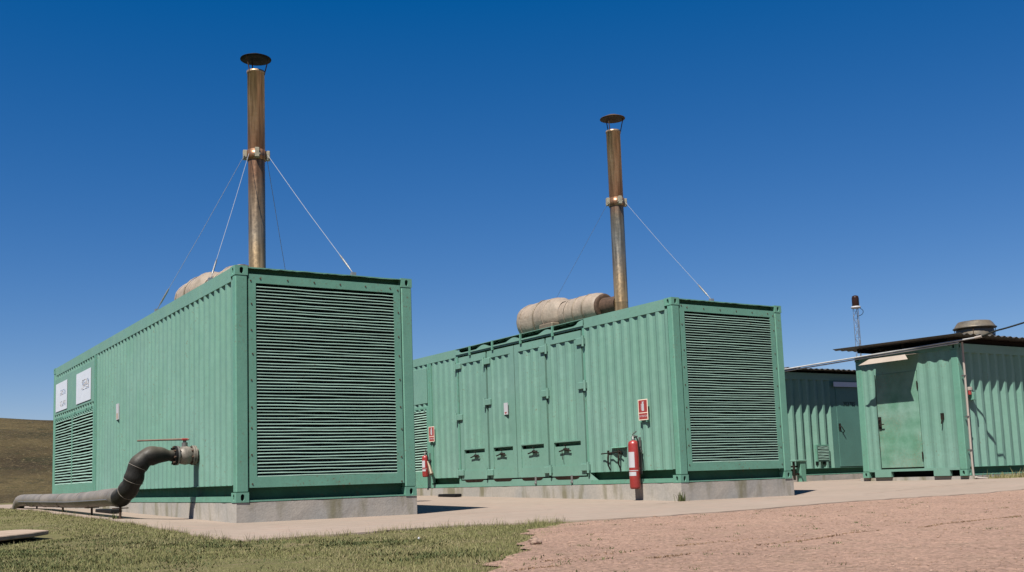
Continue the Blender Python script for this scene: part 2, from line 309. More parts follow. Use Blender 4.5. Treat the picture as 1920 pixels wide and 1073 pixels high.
def corrugated(T, u0, u1, z0, z1, pitch, depth, n0=-.006, name='side_panel', m=None, parent=None, flat=.25):
    mb = MB(T); prof = []; n = max(1, round((u1-u0)/pitch)); p = (u1-u0)/n; sl = (1-2*flat)/2
    for i in range(n):
        a = u0+i*p
        prof += [(a, n0), (a+p*flat, n0), (a+p*(flat+sl), n0-depth), (a+p*(2*flat+sl), n0-depth)]
    prof.append((u1, n0)); k = len(prof)
    nz = 9; zs = [z0+(z1-z0)*q/(nz-1) for q in range(nz)]; sd_ = random.uniform(0, 50)   # the sheet is slightly dented
    vs = [(a, b+(min(0, .010*mnoise.noise(Vector((a*1.1+sd_, z*1.5, 0)))+.004*mnoise.noise(Vector((a*4+sd_, z*3, 5)))) if 0 < q < nz-1 else 0), z) for q, z in enumerate(zs) for a, b in prof]
    mb.add(vs, [(j*k+i, j*k+i+1, (j+1)*k+i+1, (j+1)*k+i) for j in range(nz-1) for i in range(k-1)])
    return mb.build(name, m or M['green'], parent)

def casting(x, y, z, sx, sy, sz, faces, holes, parent):
    """corner casting box x..x+sx; holes: list of face letters with an oval opening"""
    mb = MB(); c = (x+sx/2, y+sy/2, z+sz/2); n = 24
    def face(o, ax, up, hw, hh, hole):
        o = Vector(o); ax = Vector(ax); up = Vector(up); nr = ax.cross(up)
        rect = []; ell = []
        for j in range(n):
            an = 2*PI*j/n+PI/4; cx, cy = math.cos(an), math.sin(an); k = 1/max(abs(cx), abs(cy)); rect.append(o+ax*cx*k*hw+up*cy*k*hh)
            ell.append(o+ax*cx*.024+up*(cy*.031+(.010 if cy > 0 else -.010)))
        if not hole: mb.add([o-ax*hw-up*hh, o+ax*hw-up*hh, o+ax*hw+up*hh, o-ax*hw+up*hh], [(0, 1, 2, 3)]); return
        inn = [e-nr*.03 for e in ell]; back = [o-nr*.03]
        mb.add(rect+ell, [(j, (j+1) % n, n+(j+1) % n, n+j) for j in range(n)])
        mb.add(ell+inn, [(j, (j+1) % n, n+(j+1) % n, n+j) for j in range(n)])
    face((c[0], y, c[2]), (1, 0, 0), (0, 0, 1), sx/2, sz/2, 'f' in holes)
    face((c[0], y+sy, c[2]), (-1, 0, 0), (0, 0, 1), sx/2, sz/2, 'b' in holes)
    face((x, c[1], c[2]), (0, -1, 0), (0, 0, 1), sy/2, sz/2, 'l' in holes)
    face((x+sx, c[1], c[2]), (0, 1, 0), (0, 0, 1), sy/2, sz/2, 'r' in holes)
    face((c[0], c[1], z+sz), (1, 0, 0), (0, 1, 0), sx/2, sy/2, False); face((c[0], c[1], z), (1, 0, 0), (0, -1, 0), sx/2, sy/2, False)
    o = mb.build('corner_casting', M['green_frame'], parent, recalc=False)
    mb = MB(); mb.box((x+.012, y+.012, z+.012), (x+sx-.012, y+sy-.012, z+sz-.012))
    # the dark hollow inside the casting
    me = o.data; me.materials.append(M['dark']); off = len(me.vertices)
    bm = bmesh.new(); bm.from_mesh(me); vs = [bm.verts.new(v) for v in mb.v]
    for v_ in vs: pass
    g = .028
    vs2 = [Vector(v) for v in mb.v]; ctr = Vector(c)
    for i, v in enumerate(vs): v.co = Vector((c[0]+(sx/2-g)*(1 if vs2[i].x > c[0] else -1), c[1]+(sy/2-g)*(1 if vs2[i].y > c[1] else -1), c[2]+(sz/2-.01)*(1 if vs2[i].z > c[2] else -1)))
    for f in mb.f: bm.faces.new([vs[i] for i in f]).material_index = 1
    bm.to_mesh(me); bm.free()
    return o

def container_frame(root, H, LL, gap=None):
    pw = .155; cz = .118
    for fx in (0, 1):
        for fy in (0, 1):
            x0 = 0 if fx == 0 else W-pw; y0 = 0 if fy == 0 else LL-.12
            mb = MB(); mb.bbox((x0, y0, cz), (x0+pw, y0+.12, H-cz), .012); mb.build('corner_post', M['green_frame'], root)
            cx = -.004 if fx == 0 else W-.162+.004; cy = -.004 if fy == 0 else LL-.178+.004
            hol = ('f' if fy == 0 else 'b')+('l' if fx == 0 else 'r')
            casting(cx, cy, -.001, .162, .178, cz+.001, None, hol, root); casting(cx, cy, H-cz, .162, .178, cz+.002, None, hol, root)
    for nm, T in (('l', wall_left()), ('r', wall_right())):
        for a, b in ([(.175, gap[0]), (gap[1], LL-.175)] if gap and nm == 'l' else [(.175, LL-.175)]):
            mb = MB(T); mb.box((a, -.07, H-.176), (b, -.003, H-.004)); mb.build('top_rail', M['green'], root)
    mb = MB(); n = 44; xs = [.05+(W-.1)*i/60 for i in range(61)]
    prof = [(.06, H-.02)]; k = int((LL-.12)/.26); p = (LL-.12)/k
    ys = []
    for i in range(k): ys += [(.06+i*p, 0), (.06+i*p+.08, 0), (.06+i*p+.11, -.02), (.06+i*p+.2, -.02)]
    ys.append((LL-.06, 0)); vs = [(x, y, H-.010+z) for x in (.06, W-.06) for y, z in ys]; q = len(ys)
    mb.add(vs, [(i, i+1, q+i+1, q+i) for i in range(q-1)]); mb.build('roof_panel', M['green'], root)

def slats(frame, T, u0, u1, z0, z1, n, depth=.02, m=None):
    """louvre blades: one mesh shared, each blade an object"""
    p = (z1-z0)/n; mb = MB(T)
    prof = [(-.002, 0), (-.002, p*.14), (-.002-depth*.9, p*.47), (-.002-depth*2.2, p*.53), (-.002-depth*2.2, p*.48), (-.002-depth*.9, p*.39), (-.008, .0)]
    # (n, z) outline, swept along u; a few blades differ by small bends
    k = len(prof); ns = 12; kinds = []
    for q in range(5):
        mb = MB(T); ph = q*1.9; us = [u0+(u1-u0)*i/ns for i in range(ns+1)]
        wv = [.0028*math.sin((a-u0)/(u1-u0)*PI*(1+q % 3)+ph)+.0012*math.sin(a*9+ph) for a in us]
        vs = [(a, b+.5*w_, c+w_*(0 if i_ in (0, ns) else 1)) for i_, (a, w_) in enumerate(zip(us, wv)) for b, c in prof]
        mb.add(vs, [(i*k+j, i*k+(j+1) % k, (i+1)*k+(j+1) % k, (i+1)*k+j) for i in range(ns) for j in range(k)])
        o = mb.build('slat', m or M['green_slat'], frame); kinds.append(o); o.location.z = z0+q*p
    first = kinds[0]
    for i in range(5, n):
        c = copy_part(random.choice(kinds), frame, (0, 0, z0+i*p+random.uniform(-.0022, .0022)))
        c.rotation_euler = (random.uniform(-.0006, .0006), random.uniform(-.0008, .0008), 0)
    return first

def framed_louvre(root, T, u0, u1, z0, z1, ou0, ou1, oz0, oz1, n, nf=-.012, bolts=True, mull=None):
    mb = MB(T); th = .03
    mb.box((u0, nf-th, z0), (ou0, nf, z1)); mb.box((ou1, nf-th, z0), (u1, nf, z1))
    mb.box((ou0, nf-th, z0), (ou1, nf, oz0)); mb.box((ou0, nf-th, oz1), (ou1, nf, z1))
    f = mb.build('louvre_frame', M['green_frame'], root)
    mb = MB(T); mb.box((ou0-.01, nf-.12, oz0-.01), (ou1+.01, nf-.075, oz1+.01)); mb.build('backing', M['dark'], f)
    TT = T
    slats(f, lambda p: TT((p[0], p[1]+nf, p[2])), ou0+.001, ou1-.001, oz0, oz1-.012, n)
    if bolts:
        mb = MB(T)
        for i in range(9):
            z = z0+.06+(z1-z0-.12)*i/8
            for uu in ((u0+ou0)/2-.01, (u1+ou1)/2+.02):
                a = Vector((uu+random.uniform(-.01, .01), nf, z+random.uniform(-.05, .05))); mb.cyl(a, a+Vector((0, .006, 0)), .011, 6, False)
        for i in range(6):
            a = Vector((u0+.15+(u1-u0-.3)*i/5, nf, z1-.05)); mb.cyl(a, a+Vector((0, .006, 0)), .011, 6, False)
        b = mb.build('bolt', M['rustiron'], f); tag(b, kind='stuff')
    return f

# ------------------------------------------------------------------ ground
def ss(a, b, x):
    t = np.clip((x-a)/(b-a), 0, 1); return t*t*(3-2*t)
def hh(x, y):
    b = -.25+.015*np.clip(y, 0, 8)+.04*ss(0, -.9, x)*ss(-3, 1.5, y); k = ss(9.5, 14.5, x); return b*(1-k)-.12*k
FX = [-1.32, -1.3, -.53, .8, 1.81, 2.75, 4.47, 6.74, 8.86, 10.97, 16, 40]; FY = [-4.02, -4.01, -3.97, -3.6, -3.96, -4.14, -3.91, -3.3, -3.1, -3.1, -3.0, -2.5]
LY = [-4.1, -1.25, 1.39, 5.66, 12, 22, 40]; LX = [-1.32, -1.1, -1.0, -1.07, -.95, -.8, -.8]
GX = [-1.9, -1.6, -1.13, -.74, .04, .99, 1.58, 2.2]; GY = [-8.7, -8.14, -7.59, -7.14, -6.23, -5.07, -4.48, -3.9]
def padfront(x): return np.interp(x, FX, FY)+.03*np.sin(x*7.3)+.02*np.sin(x*17)
def padleft(y): return np.interp(y, LY, LX)+.03*np.sin(y*3.1)+.02*np.sin(y*9)
def soilx(y):    # x of the grass/soil border at given y
    return np.interp(y, [-14, -10]+GY, [-4.2, -2.7]+GX)+.07*np.sin(y*6)+.05*np.sin(y*15+1)
def grid_mesh(name, X, Y, Z, m, parent=None):
    ny, nx = X.shape; v = np.stack([X, Y, Z], -1).reshape(-1, 3); i = np.arange(ny-1)[:, None]*nx+np.arange(nx-1)[None, :]
    f = np.stack([i, i+1, i+nx+1, i+nx], -1).reshape(-1, 4)
    me = bpy.data.meshes.new(name); me.from_pydata(v.tolist(), [], f.tolist()); me.materials.append(m); me.polygons.foreach_set('use_smooth', [True]*len(f)); me.update()
    o = bpy.data.objects.new(name, me); C.objects.link(o)
    if parent: o.parent = parent
    return o
# terrain sheet: fine near, coarse far
ax = np.concatenate([-np.geomspace(900, 8, 24), np.linspace(-7, 30, 112), np.geomspace(32, 900, 24)])
ay = np.concatenate([-np.geomspace(600, 16, 14), np.linspace(-15, 24, 118), np.geomspace(26, 1200, 30)])
X, Y = np.meshgrid(ax, ay)
Z = hh(X, Y)-.012+.012*np.sin(X*2.1)*np.sin(Y*1.7)*(X < -1.3)
far = ss(26, 60, np.hypot(X-5, Y)); Z = Z*(1-far)+(-.2)*far
tag(grid_mesh('ground', X, Y, Z, M['turf']), kind='structure')
# far hillside
az = np.radians(np.linspace(-58, 120, 140)); rr = np.concatenate([np.linspace(48, 130, 50), np.geomspace(136, 420, 16)])
A_, R_ = np.meshgrid(az, rr)
HX = -4.2+R_*np.sin(A_); HY = -12.4+R_*np.cos(A_)
hgt = 8.0*ss(46, 126, R_)*(1+.05*np.sin(A_*5+2.2)+.03*np.sin(A_*13))*(.35+.65*ss(math.radians(70), math.radians(22), A_))
HZ = -.25+hgt+.18*np.sin(HX*.23)*np.sin(HY*.19)*ss(50, 80, R_)+rng.normal(0, .035, HX.shape)
HZ[0, :] = -1.2
tag(grid_mesh('hill', HX, HY, HZ, M['hill']), kind='structure')
# concrete pad
xs = np.concatenate([np.linspace(0, 1, 10)[:-1], np.linspace(1, 33, 129)]); yt = np.linspace(0, 1, 90)**1.3
XX = np.zeros((90, len(xs))); YY = XX.copy()
for i, t in enumerate(yt):
    for j, sx in enumerate(xs):
        x = -1.32+sx; y = padfront(x)+(26-padfront(x))*t; x = x+(padleft(y)+1.32)*max(0, 1-sx/1.2); XX[i, j] = x; YY[i, j] = y
ZZ = hh(XX, YY)+.006
tag(grid_mesh('concrete_pad', XX, YY, ZZ, M['pad']), kind='structure')
mb = MB()   # rim of the pad, a little proud of the dirt
for j in range(len(xs)-1):
    mb.quad((XX[0, j], YY[0, j], ZZ[0, j]), (XX[0, j+1], YY[0, j+1], ZZ[0, j+1]), (XX[0, j+1], YY[0, j+1]-.01, ZZ[0, j+1]-.05), (XX[0, j], YY[0, j]-.01, ZZ[0, j]-.05))
for i in range(89):
    mb.quad((XX[i, 0], YY[i, 0], ZZ[i, 0]), (XX[i+1, 0], YY[i+1, 0], ZZ[i+1, 0]), (XX[i+1, 0]-.01, YY[i+1, 0], ZZ[i+1, 0]-.06), (XX[i, 0]-.01, YY[i, 0], ZZ[i, 0]-.06))
tag(mb.build('pad_edge', M['pad'], recalc=False), kind='structure')
# reddish dirt yard
yy = np.linspace(0, 1, 110); xx = np.linspace(0, 1, 260)**1.6; XX = np.zeros((110, 260)); YY = XX.copy()
for i, t in enumerate(yy):
    for j, s_ in enumerate(xx):
        y0 = -14; x = soilx(-14)+s_*44; y = -14+t*(padfront(x)+.35+14); x = soilx(min(y, -3.9))+s_*(40-soilx(min(y, -3.9))); y = -14+t*(padfront(x)+.25+14)
        XX[i, j] = x; YY[i, j] = y
ZZ = hh(XX, YY)-.001
ZZ += .006*np.array([[mnoise.noise(Vector((a*3, b*3, 0))) for a, b in zip(ra, rb)] for ra, rb in zip(XX, YY)])-.004*(YY > padfront(XX)-.1)
tag(grid_mesh('dirt_yard', XX, YY, ZZ, M['soil']), kind='structure')

# ------------------------------------------------------------------ generator containers
def genset(root, doors):
    H = 2.896; container_frame(root, H, L, (2.30, 6.78) if doors else None)
    zt = H-.176; zb = .21
    # left side (towards the camera)
    TL = wall_left()
    cut = [(.12, 8.0)] if not doors else [(.12, 2.30), (6.78, 8.0)]
    for a, b in cut: corrugated(TL, a, b, zb, zt+.01, .228, .027, parent=root, flat=.27)
    corrugated(TL, 8.0, L-.12, 1.70, zt+.01, .228, .027, parent=root, flat=.27)
    corrugated(wall_right(), .12, L-.12, zb, zt+.01, .228, .027, parent=root, flat=.27)
    TB = wall_back(L); corrugated(TB, .155, W-.155, .17, H-.10, .278, .045, name='end_panel', parent=root)
    for za, zc in ((.0, .17), (H-.1, H-.004)): mb = MB(TB); mb.box((.16, -.07, za), (W-.16, -.01, zc)); mb.build('end_rail', M['green_frame'], root)
    # bottom rails: recessed web with a lip below
    for T, segs in ((TL, [(.178, 2.30), (6.78, L-.178)] if doors else [(.178, L-.178)]), (wall_right(), [(.178, L-.178)])):
        for a, b in segs:
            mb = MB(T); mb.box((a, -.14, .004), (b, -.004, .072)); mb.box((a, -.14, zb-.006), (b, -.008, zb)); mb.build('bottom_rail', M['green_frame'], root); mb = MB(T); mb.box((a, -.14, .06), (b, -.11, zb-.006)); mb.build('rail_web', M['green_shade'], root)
    # intake section at the far end
    f0 = 8.02
    mb = MB(TL); mb.box((7.98, -.05, .03), (8.06, .0, zt)); mb.box((7.9, -.05, .1), (7.98, -.008, zt)); mb.build('section_post', M['green_frame'], root)
    mb = MB(TL); mb.bbox((8.10, -.02, 1.86), (L-.14, -.002, 2.64), .004); mb.build('cover_panel', M['green'], root)
    mid = 10.14
    framed_louvre(root, TL, 8.062, mid, .052, 1.785, 8.15, mid-.03, .36, 1.74, 24, nf=-.006, bolts=False)
    framed_louvre(root, TL, mid, L-.125, .052, 1.785, mid+.03, L-.22, .36, 1.74, 24, nf=-.006, bolts=False)
    # louvred end facing the camera
    TF = wall_front()
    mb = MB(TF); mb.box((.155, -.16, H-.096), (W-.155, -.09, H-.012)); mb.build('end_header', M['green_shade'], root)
    mb = MB(TF); pts = [(.155+(W-.31)*i/40, random.uniform(-.004, .004)) for i in range(41)]
    for i in range(40):
        (a, j), (b, k) = pts[i], pts[i+1]; mb.quad((a, -.0+j, H-.010), (b, -.0+k, H-.010), (b, -.14, H-.006), (a, -.14, H-.006))
        mb.quad((a, j, H-.010), (b, k, H-.010), (b, k, H-.024+k), (a, j, H-.024+j))
    mb.build('roof_lip', M['green_frame'], root, recalc=False)
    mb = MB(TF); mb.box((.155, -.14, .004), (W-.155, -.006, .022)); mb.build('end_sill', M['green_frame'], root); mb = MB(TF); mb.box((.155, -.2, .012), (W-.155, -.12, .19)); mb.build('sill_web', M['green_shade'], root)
    mb = MB(TF); mb.box((.155, -.2, .175), (.170, -.06, H-.1)); mb.build('jamb', M['dark'], root)
    mb = MB(TF); mb.box((W-.170, -.2, .175), (W-.155, -.06, H-.1)); mb.build('jamb', M['dark'], root)
    framed_louvre(root, TF, .170, W-.170, .172, H-.096, .263, 2.17, .30, 2.69, 60, nf=-.008)
    if not doors: return
    # four service doors
    edges = [2.37, 3.50, 4.56, 5.575, 6.71]
    mb = MB(TL)
    mb.box((2.30, -.10, .13), (2.36, -.006, 2.735)); mb.build('door_jamb', M['green_frame'], root)
    mb = MB(TL); mb.box((6.72, -.10, .13), (6.78, -.006, 2.735)); mb.build('door_jamb', M['green_frame'], root)
    mb = MB(TL); mb.box((2.30, -.09, .004), (6.78, -.002, .135)); 
    for q, s_ in ((2.30, -1), (6.78, 1)): pass
    mb.add([(2.30, -.002, .004), (2.30, -.002, .20), (2.12, -.078, .05)], [(0, 1, 2)])
    mb.build('door_sill', M['green'], root)
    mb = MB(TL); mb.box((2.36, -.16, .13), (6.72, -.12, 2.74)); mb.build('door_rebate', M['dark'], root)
    # wavy head plate: the rail above the doors has been pushed in and the lip buckled
    mb = MB(TL); us = np.linspace(2.30, 6.78, 90); bot = 2.765
    top = [2.79+.062*max(0, math.cos((u_-2.3)/1.12*2*PI))**1.3+(.02 if (u_ < 2.5 or u_ > 6.6) else 0) for u_ in us]
    vs = [(u_, .014, bot) for u_ in us]+[(u_, .014-.02*(t-bot)*3, t) for u_, t in zip(us, top)]+[(u_, -.01, bot) for u_ in us]
    k = len(us); mb.add(vs, [(i, i+1, k+i+1, k+i) for i in range(k-1)]+[(i, i+1, 2*k+i+1, 2*k+i) for i in range(k-1)]); mb.build('head_plate', M['green'], root, recalc=False)
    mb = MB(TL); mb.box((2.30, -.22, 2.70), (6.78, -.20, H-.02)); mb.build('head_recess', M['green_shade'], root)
    mb = MB(TL); mb.box((2.30, -.20, H-.014), (6.78, .004, H-.005)); mb.build('roof_edge', M['green'], root)
    mb = MB(TL); mb.box((2.30, -.10, 2.735), (6.78, -.004, 2.78)); mb.build('door_header', M['green'], root)
    for u_ in (3.22, 4.28, 5.30, 6.18):
        mb = MB(TL); mb.box((u_-.02, .0, 2.70), (u_+.02, .03, 2.89)); mb.box((u_+.03, .0, 2.69), (u_+.036, .025, 2.78)); mb.build('bracket', M['green_frame'], root)
    for i in range(4):
        a, b = edges[i]+(.03, .03, .013, .034)[i], edges[i+1]-(.03, .013, .034, .03)[i]
        fw = .15
        mb = MB(TL); mb.box((a, -.055, .16), (a+.13, -.004, 2.70)); mb.box((b-.13, -.055, .16), (b, -.004, 2.70))
        mb.box((a+.13, -.055, 2.56), (b-.13, -.004, 2.70)); mb.box((a+.13, -.055, .16), (b-.13, -.004, .34))
        # lower flat panel with the hand pocket above it
        mb.box((a+.13, -.05, .34), (b-.13, -.022, .69)); mb.box((a+.13, -.05, .765), (b-.13, -.004, .79))
        mb.box((a+.13, -.022, .34), (a+.36, -.014, .685))
        mb.box((a+.13, -.05, .755), (b-.13, -.012, .768))
        door = mb.build('service_door', M['green'], root)
        corrugated(TL, a+.13, b-.13, .79, 2.57, .262, .026, n0=-.010, name='door_panel', parent=door, flat=.31)
        mb = MB(TL); mb.box((a+.13, -.14, .68), (b-.13, -.115, .77)); mb.build('pocket', M['green_frame'], door)
        # flat dark sheet at the door foot, the slot's shade painted as colour
        mb = MB(TL); n = 12; c0, c1 = a+.12, b-.05
        vs = [(c0+(c1-c0)*j/n, .0005, .158) for j in range(n+1)]+[(c0+(c1-c0)*(.5+(j/n-.5)*.88), -.0012+.0020, .158-.06*min(1, 9*min(j/n, 1-j/n)+.05)) for j in range(n+1)]
        mb.add(vs, [(j, j+1, n+2+j, n+1+j) for j in range(n)]); mb.build('drip_slot', M['grime'], door, recalc=False)
        # latch
        cx = (a+b)/2+(-.05 if i % 2 else .05); mb = MB(TL)
        mb.cyl((cx, -.02, .635), (cx, .02, .635), .026, 8); mb.tube([(cx-.17, .012, .60), (cx-.08, .018, .622), (cx, .022, .635), (cx+.1, .016, .612), (cx+.18, .010, .60)], .013, 6)
        mb.box((cx-.09, -.02, .612), (cx+.06, .008, .65)); mb.cyl((cx+.02, -.02, .70), (cx+.02, .012, .71), .013, 6)
        if i == 0: mb.tube([(cx+.06, .03, .62), (cx+.07, .03, .52), (cx+.065, .02, .45)], .007, 5)
        mb.build('latch', M['iron'], door)
        if i in (0, 1):
            mb = MB(TL); uu = a+.42; mb.box((uu-.025, .004, .03), (uu+.025, .012, .17)); mb.cyl((uu, .0, .045), (uu, .03, .045), .02, 8); mb.build('bolt_keeper', M['galv'], door)
        # hinges
        hs_ = [.30, 1.72, 2.50] if i in (0,) else ([.3, 1.45, 2.52] if i == 3 else [.28, 1.68, 2.50])
        he = a if i in (0, 1) else b
        if i in (0, 1, 2, 3):
            for z in hs_:
                mb = MB(TL); sgn = -1 if i in (0, 1) else 1
                mb.bbox((he-.12, -.004, z-.06), (he+.11, .034, z+.06), .006); mb.cyl((he+.10*sgn, .034, z-.10), (he+.10*sgn, .034, z+.09), .024, 8)
                mb.build('hinge', M['green'], door)
    # drain taps low on the side
    mb = MB(TL)
    for uu in (1.42, 1.70):
        mb.tube([(uu, -.04, .50), (uu, .05, .50), (uu-.01, .07, .44), (uu+.02, .05, .32), (uu+.03, .0, .23)], [.018, .018, .016, .013, .010], 8)
        mb.cyl((uu, .05, .50), (uu, .05, .56), .02, 8)
    mb.tube([(1.34, .06, .53), (1.88, .06, .51)], .011, 6); mb.build('drain_tap', M['iron'], root)
    mb = MB(TL); mb.add([(1.26, .055, .60), (1.66, .055, .60), (1.66, -.03, .615), (1.26, -.03, .615), (1.26, .055, .594), (1.66, .055, .594), (1.66, -.03, .609), (1.26, -.03, .609)], [(0, 1, 2, 3), (4, 5, 6, 7), (0, 1, 5, 4), (0, 3, 7, 4), (1, 2, 6, 5)]); mb.build('hood', M['green_frame'], root)
    

c1 = empty('generator_container', (0, 0, 0), 'green generator container in front with grey hose coupling and two white posters on its side', 'shipping container', 'louvred generator containers')
genset(c1, False)
O2 = Vector((7.0108, -.0648, .0383)); R2 = -.0028
c2 = empty('generator_container', O2, 'green generator container with four service doors and red fire extinguishers along its side', 'shipping container', 'louvred generator containers', R2)
genset(c2, True)
M2 = Matrix.Translation(O2) @ Matrix.Rotation(R2, 4, 'Z')
def at(i, p): return Vector(p) if i == 0 else M2 @ Vector(p)

# plinths
def plinth(name, x0, y0, x1, y1, z0, z1, label, m=None):
    o = empty(name, ((x0+x1)/2, (y0+y1)/2, z0), label, 'concrete plinth', 'concrete plinths under the containers'); ox, oy, oz = o.location
    bm = bmesh.new(); nx, ny = max(2, int((x1-x0)/.12)), max(2, int((y1-y0)/.12)); mb = MB()
    def q(f, nu, nv):
        vs = []
        for i in range(nu+1):
            for j in range(nv+1):
                p = Vector(f(i/nu, j/nv)); d_ = mnoise.noise(p*3.1)*.006+mnoise.noise(p*11)*.002; c = Vector(((x0+x1)/2, (y0+y1)/2, p.z)); e = (p-c)
                p = p+Vector((d_ if abs(e.x) > (x1-x0)/2-.001 else 0, d_ if abs(e.y) > (y1-y0)/2-.001 else 0, 0)); vs.append((p.x-ox, p.y-oy, p.z-oz))
        mb.add(vs, [(i*(nv+1)+j, (i+1)*(nv+1)+j, (i+1)*(nv+1)+j+1, i*(nv+1)+j+1) for i in range(nu) for j in range(nv)])
    q(lambda a, b: (x0+(x1-x0)*a, y0, z0+(z1-z0)*b), nx, 4); q(lambda a, b: (x0+(x1-x0)*a, y1, z0+(z1-z0)*b), nx, 4)
    q(lambda a, b: (x0, y0+(y1-y0)*a, z0+(z1-z0)*b), ny, 4); q(lambda a, b: (x1, y0+(y1-y0)*a, z0+(z1-z0)*b), ny, 4)
    mb.quad((x0-ox, y0-oy, z1-oz), (x1-ox, y0-oy, z1-oz), (x1-ox, y1-oy, z1-oz), (x0-ox, y1-oy, z1-oz))
    bm.free(); mb.build('block', m or M['plinth'], o, recalc=False); return o
plinth('concrete_plinth', .004, .004, W+.006, L+.05, -.42, -.004, 'stained concrete plinth under the front container')
p2 = plinth('concrete_plinth', 0, 0, W+.04, L+.05, -.46, -.004, 'weathered concrete plinth under the container with four doors')
p2.location += O2; 
plinth('concrete_plinth', 14.66, .10, 20.8, 2.75, -.40, -.045, 'low concrete plinth under the small hut with the awning')
plinth('concrete_plinth', 13.8, 5.94, 20.1, 8.6, -.40, .026, 'low concrete plinth under the rear green container hut')

# exhaust stacks
def stack(i, m, label, capm):
    o = empty('exhaust_stack', at(i, (1.25 if i == 0 else 1.2, 2.7, 2.89)), label, 'exhaust stack', 'exhaust stacks on the generator containers'); r_ = .128; dt = -.04 if i == 0 else 0; dc = -.12 if i == 0 else -.04
    mb = MB(); mb.lathe([(r_+.05, 0), (r_+.05, .02), (r_+.004, .03)], n=28); mb.lathe([(r_, 0), (r_, .42)], n=28); mb.lathe([(r_+.002, .42), (r_+.002, .425), (r_, .43), (r_, 2.28)], n=28); mb.lathe([(r_, 2.28), (r_+.004, 2.29), (r_+.004, 3.66+dt), (r_+.012, 3.665+dt), (r_+.012, 3.70+dt), (r_-.01, 3.70+dt), (r_-.012, 3.2)], n=28)
    mb.build('pipe', m, o, recalc=False)
    mb = MB(); mb.lathe([(.0, 4.06+dc), (.10, 4.045+dc), (.235, 3.985+dc), (.238, 3.975+dc), (.1, 4.0+dc), (0, 4.01+dc)], n=28); mb.build('rain_cap', capm, o, recalc=False)
    for k in range(3):
        a = k*2*PI/3+3.6; mb = MB(); mb.cyl((math.cos(a)*r_, math.sin(a)*r_, 3.64+dt), (math.cos(a)*.20, math.sin(a)*.20, 3.99+dc), .009, 6); mb.build('cap_strut', M['rustiron'], o)
    mb = MB(); mb.lathe([(r_+.006, 2.24), (r_+.014, 2.24), (r_+.014, 2.40), (r_+.006, 2.40)], n=28); cl = mb.build('clamp', m, o)
    for k in range(4):
        a = k*PI/2+PI/4+.5; c_, s_ = math.cos(a), math.sin(a); mb = MB()
        mb.T = lambda p, c_=c_, s_=s_: Vector((c_*p[0]-s_*p[1], s_*p[0]+c_*p[1], p[2]))
        mb.bbox((r_+.01, -.035, 2.25), (r_+.075, .035, 2.40), .008); mb.cyl((r_+.05, -.045, 2.30), (r_+.05, .045, 2.30), .022, 8); mb.build('eye_lug', M['ceramic'], o)
    return o
stack(0, M['stack1'], 'tall heat-stained exhaust stack on the front container, the taller in the photo', M['black'])
stack(1, M['stack2'], 'tall bluish brown exhaust stack joined to the beige silencer on the container with doors', M['rustiron'])
# silencers
def silencer(i, label):
    o = empty('exhaust_silencer', at(i, (1.2, 4.6, 2.89)), label, 'silencer', 'wrapped silencers on the container roofs'); z = .43 if i else .47
    def prof(ys, rs, zc): return [(0, y, zc_) for y, zc_ in zip(ys, zc)], rs
    def ringed(name, ys, rs, zs, m, n=30):
        rm = lambda y: -.25+(y+.06)*(1.45/1.78) if y > -.06 else (-.25+(y+.06)*(1.19/1.38) if y > -1.5 else y)
        mb = MB(); pts = [(0, rm(y), zz) for y, zz in zip(ys, zs)]
        vs = []
        for p, rad in zip(pts, rs):
            for j in range(n):
                an = 2*PI*j/n; q = Vector((math.cos(an), p[1]*2.2, math.sin(an))); k = rad*(1+.07*mnoise.noise(q*1.4+Vector((i*7, 0, 0)))+.03*mnoise.noise(q*3.5)) if rad > .2 else rad
                vs.append((k*math.cos(an), p[1], p[2]+k*math.sin(an)))
        mb.add(vs, [(a*n+j, a*n+(j+1) % n, (a+1)*n+(j+1) % n, (a+1)*n+j) for a in range(len(pts)-1) for j in range(n)], True)
        return mb.build(name, m, o, recalc=False)
    ringed('body', [1.72, 1.715, 1.66, 1.55, 1.3, 1.0, .85], [0, .2, .31, .375, .385, .385, .38], [z+.02]*7, M['clad'])
    ringed('band', [.85, .845, .82, .815], [.385, .397, .397, .385], [z+.02]*4, M['cladband'])
    ringed('body', [.82, .6, .35, .15, .02, -.06], [.378, .385, .385, .36, .30, .27], [z+.02]*6, M['clad'])
    ringed('body', [-.06, -.1, -.4, -.8, -1.15, -1.3, -1.38, -1.40], [.272, .275, .28, .285, .285, .27, .235, .2], [z]*8, M['clad'])
    for yb in (-.28, -.62, -.98): ringed('band', [yb, yb-.002, yb-.022, yb-.024], [.286, .296, .296, .286], [z]*4, M['clad'] if yb > -.5 else M['cladband'])
    ringed('band', [1.42, 1.418, 1.40, 1.398], [.384, .395, .395, .384], [z+.02]*4, M['clad'])
    ringed('band', [.42, .418, .38, .378], [.386, .398, .398, .386], [z+.02]*4, M['clad'])
    mb = MB(); mb.bbox((-.42, -.25, .08), (-.22, .20, .28), .02); mb.build('inspection_box', M['cladband'], o)
    ringed('end_collar', [-1.38, -1.40, -1.43, -1.44, -1.44], [.25, .255, .24, .21, .17], [z-.01]*5, M['rustiron'])
    ringed('outlet_pipe', [-1.40, -1.6, -1.86], [.175, .165, .16], [z-.01, z-.02, z-.02], M['rustiron'])
    for y in (.85, .1, -.95):
        mb = MB(); mb.box((-.26, y-.04, 0), (.26, y+.04, .10)); mb.box((-.26, y-.05, .10), (-.16, y+.05, .2)); mb.box((.16, y-.05, .10), (.26, y+.05, .2)); mb.build('saddle', M['galv'], o)
    return o
silencer(0, 'beige wrapped silencer half hidden behind the roof edge of the front container')
silencer(1, 'beige wrapped silencer lying in full view on the roof of the container with doors')
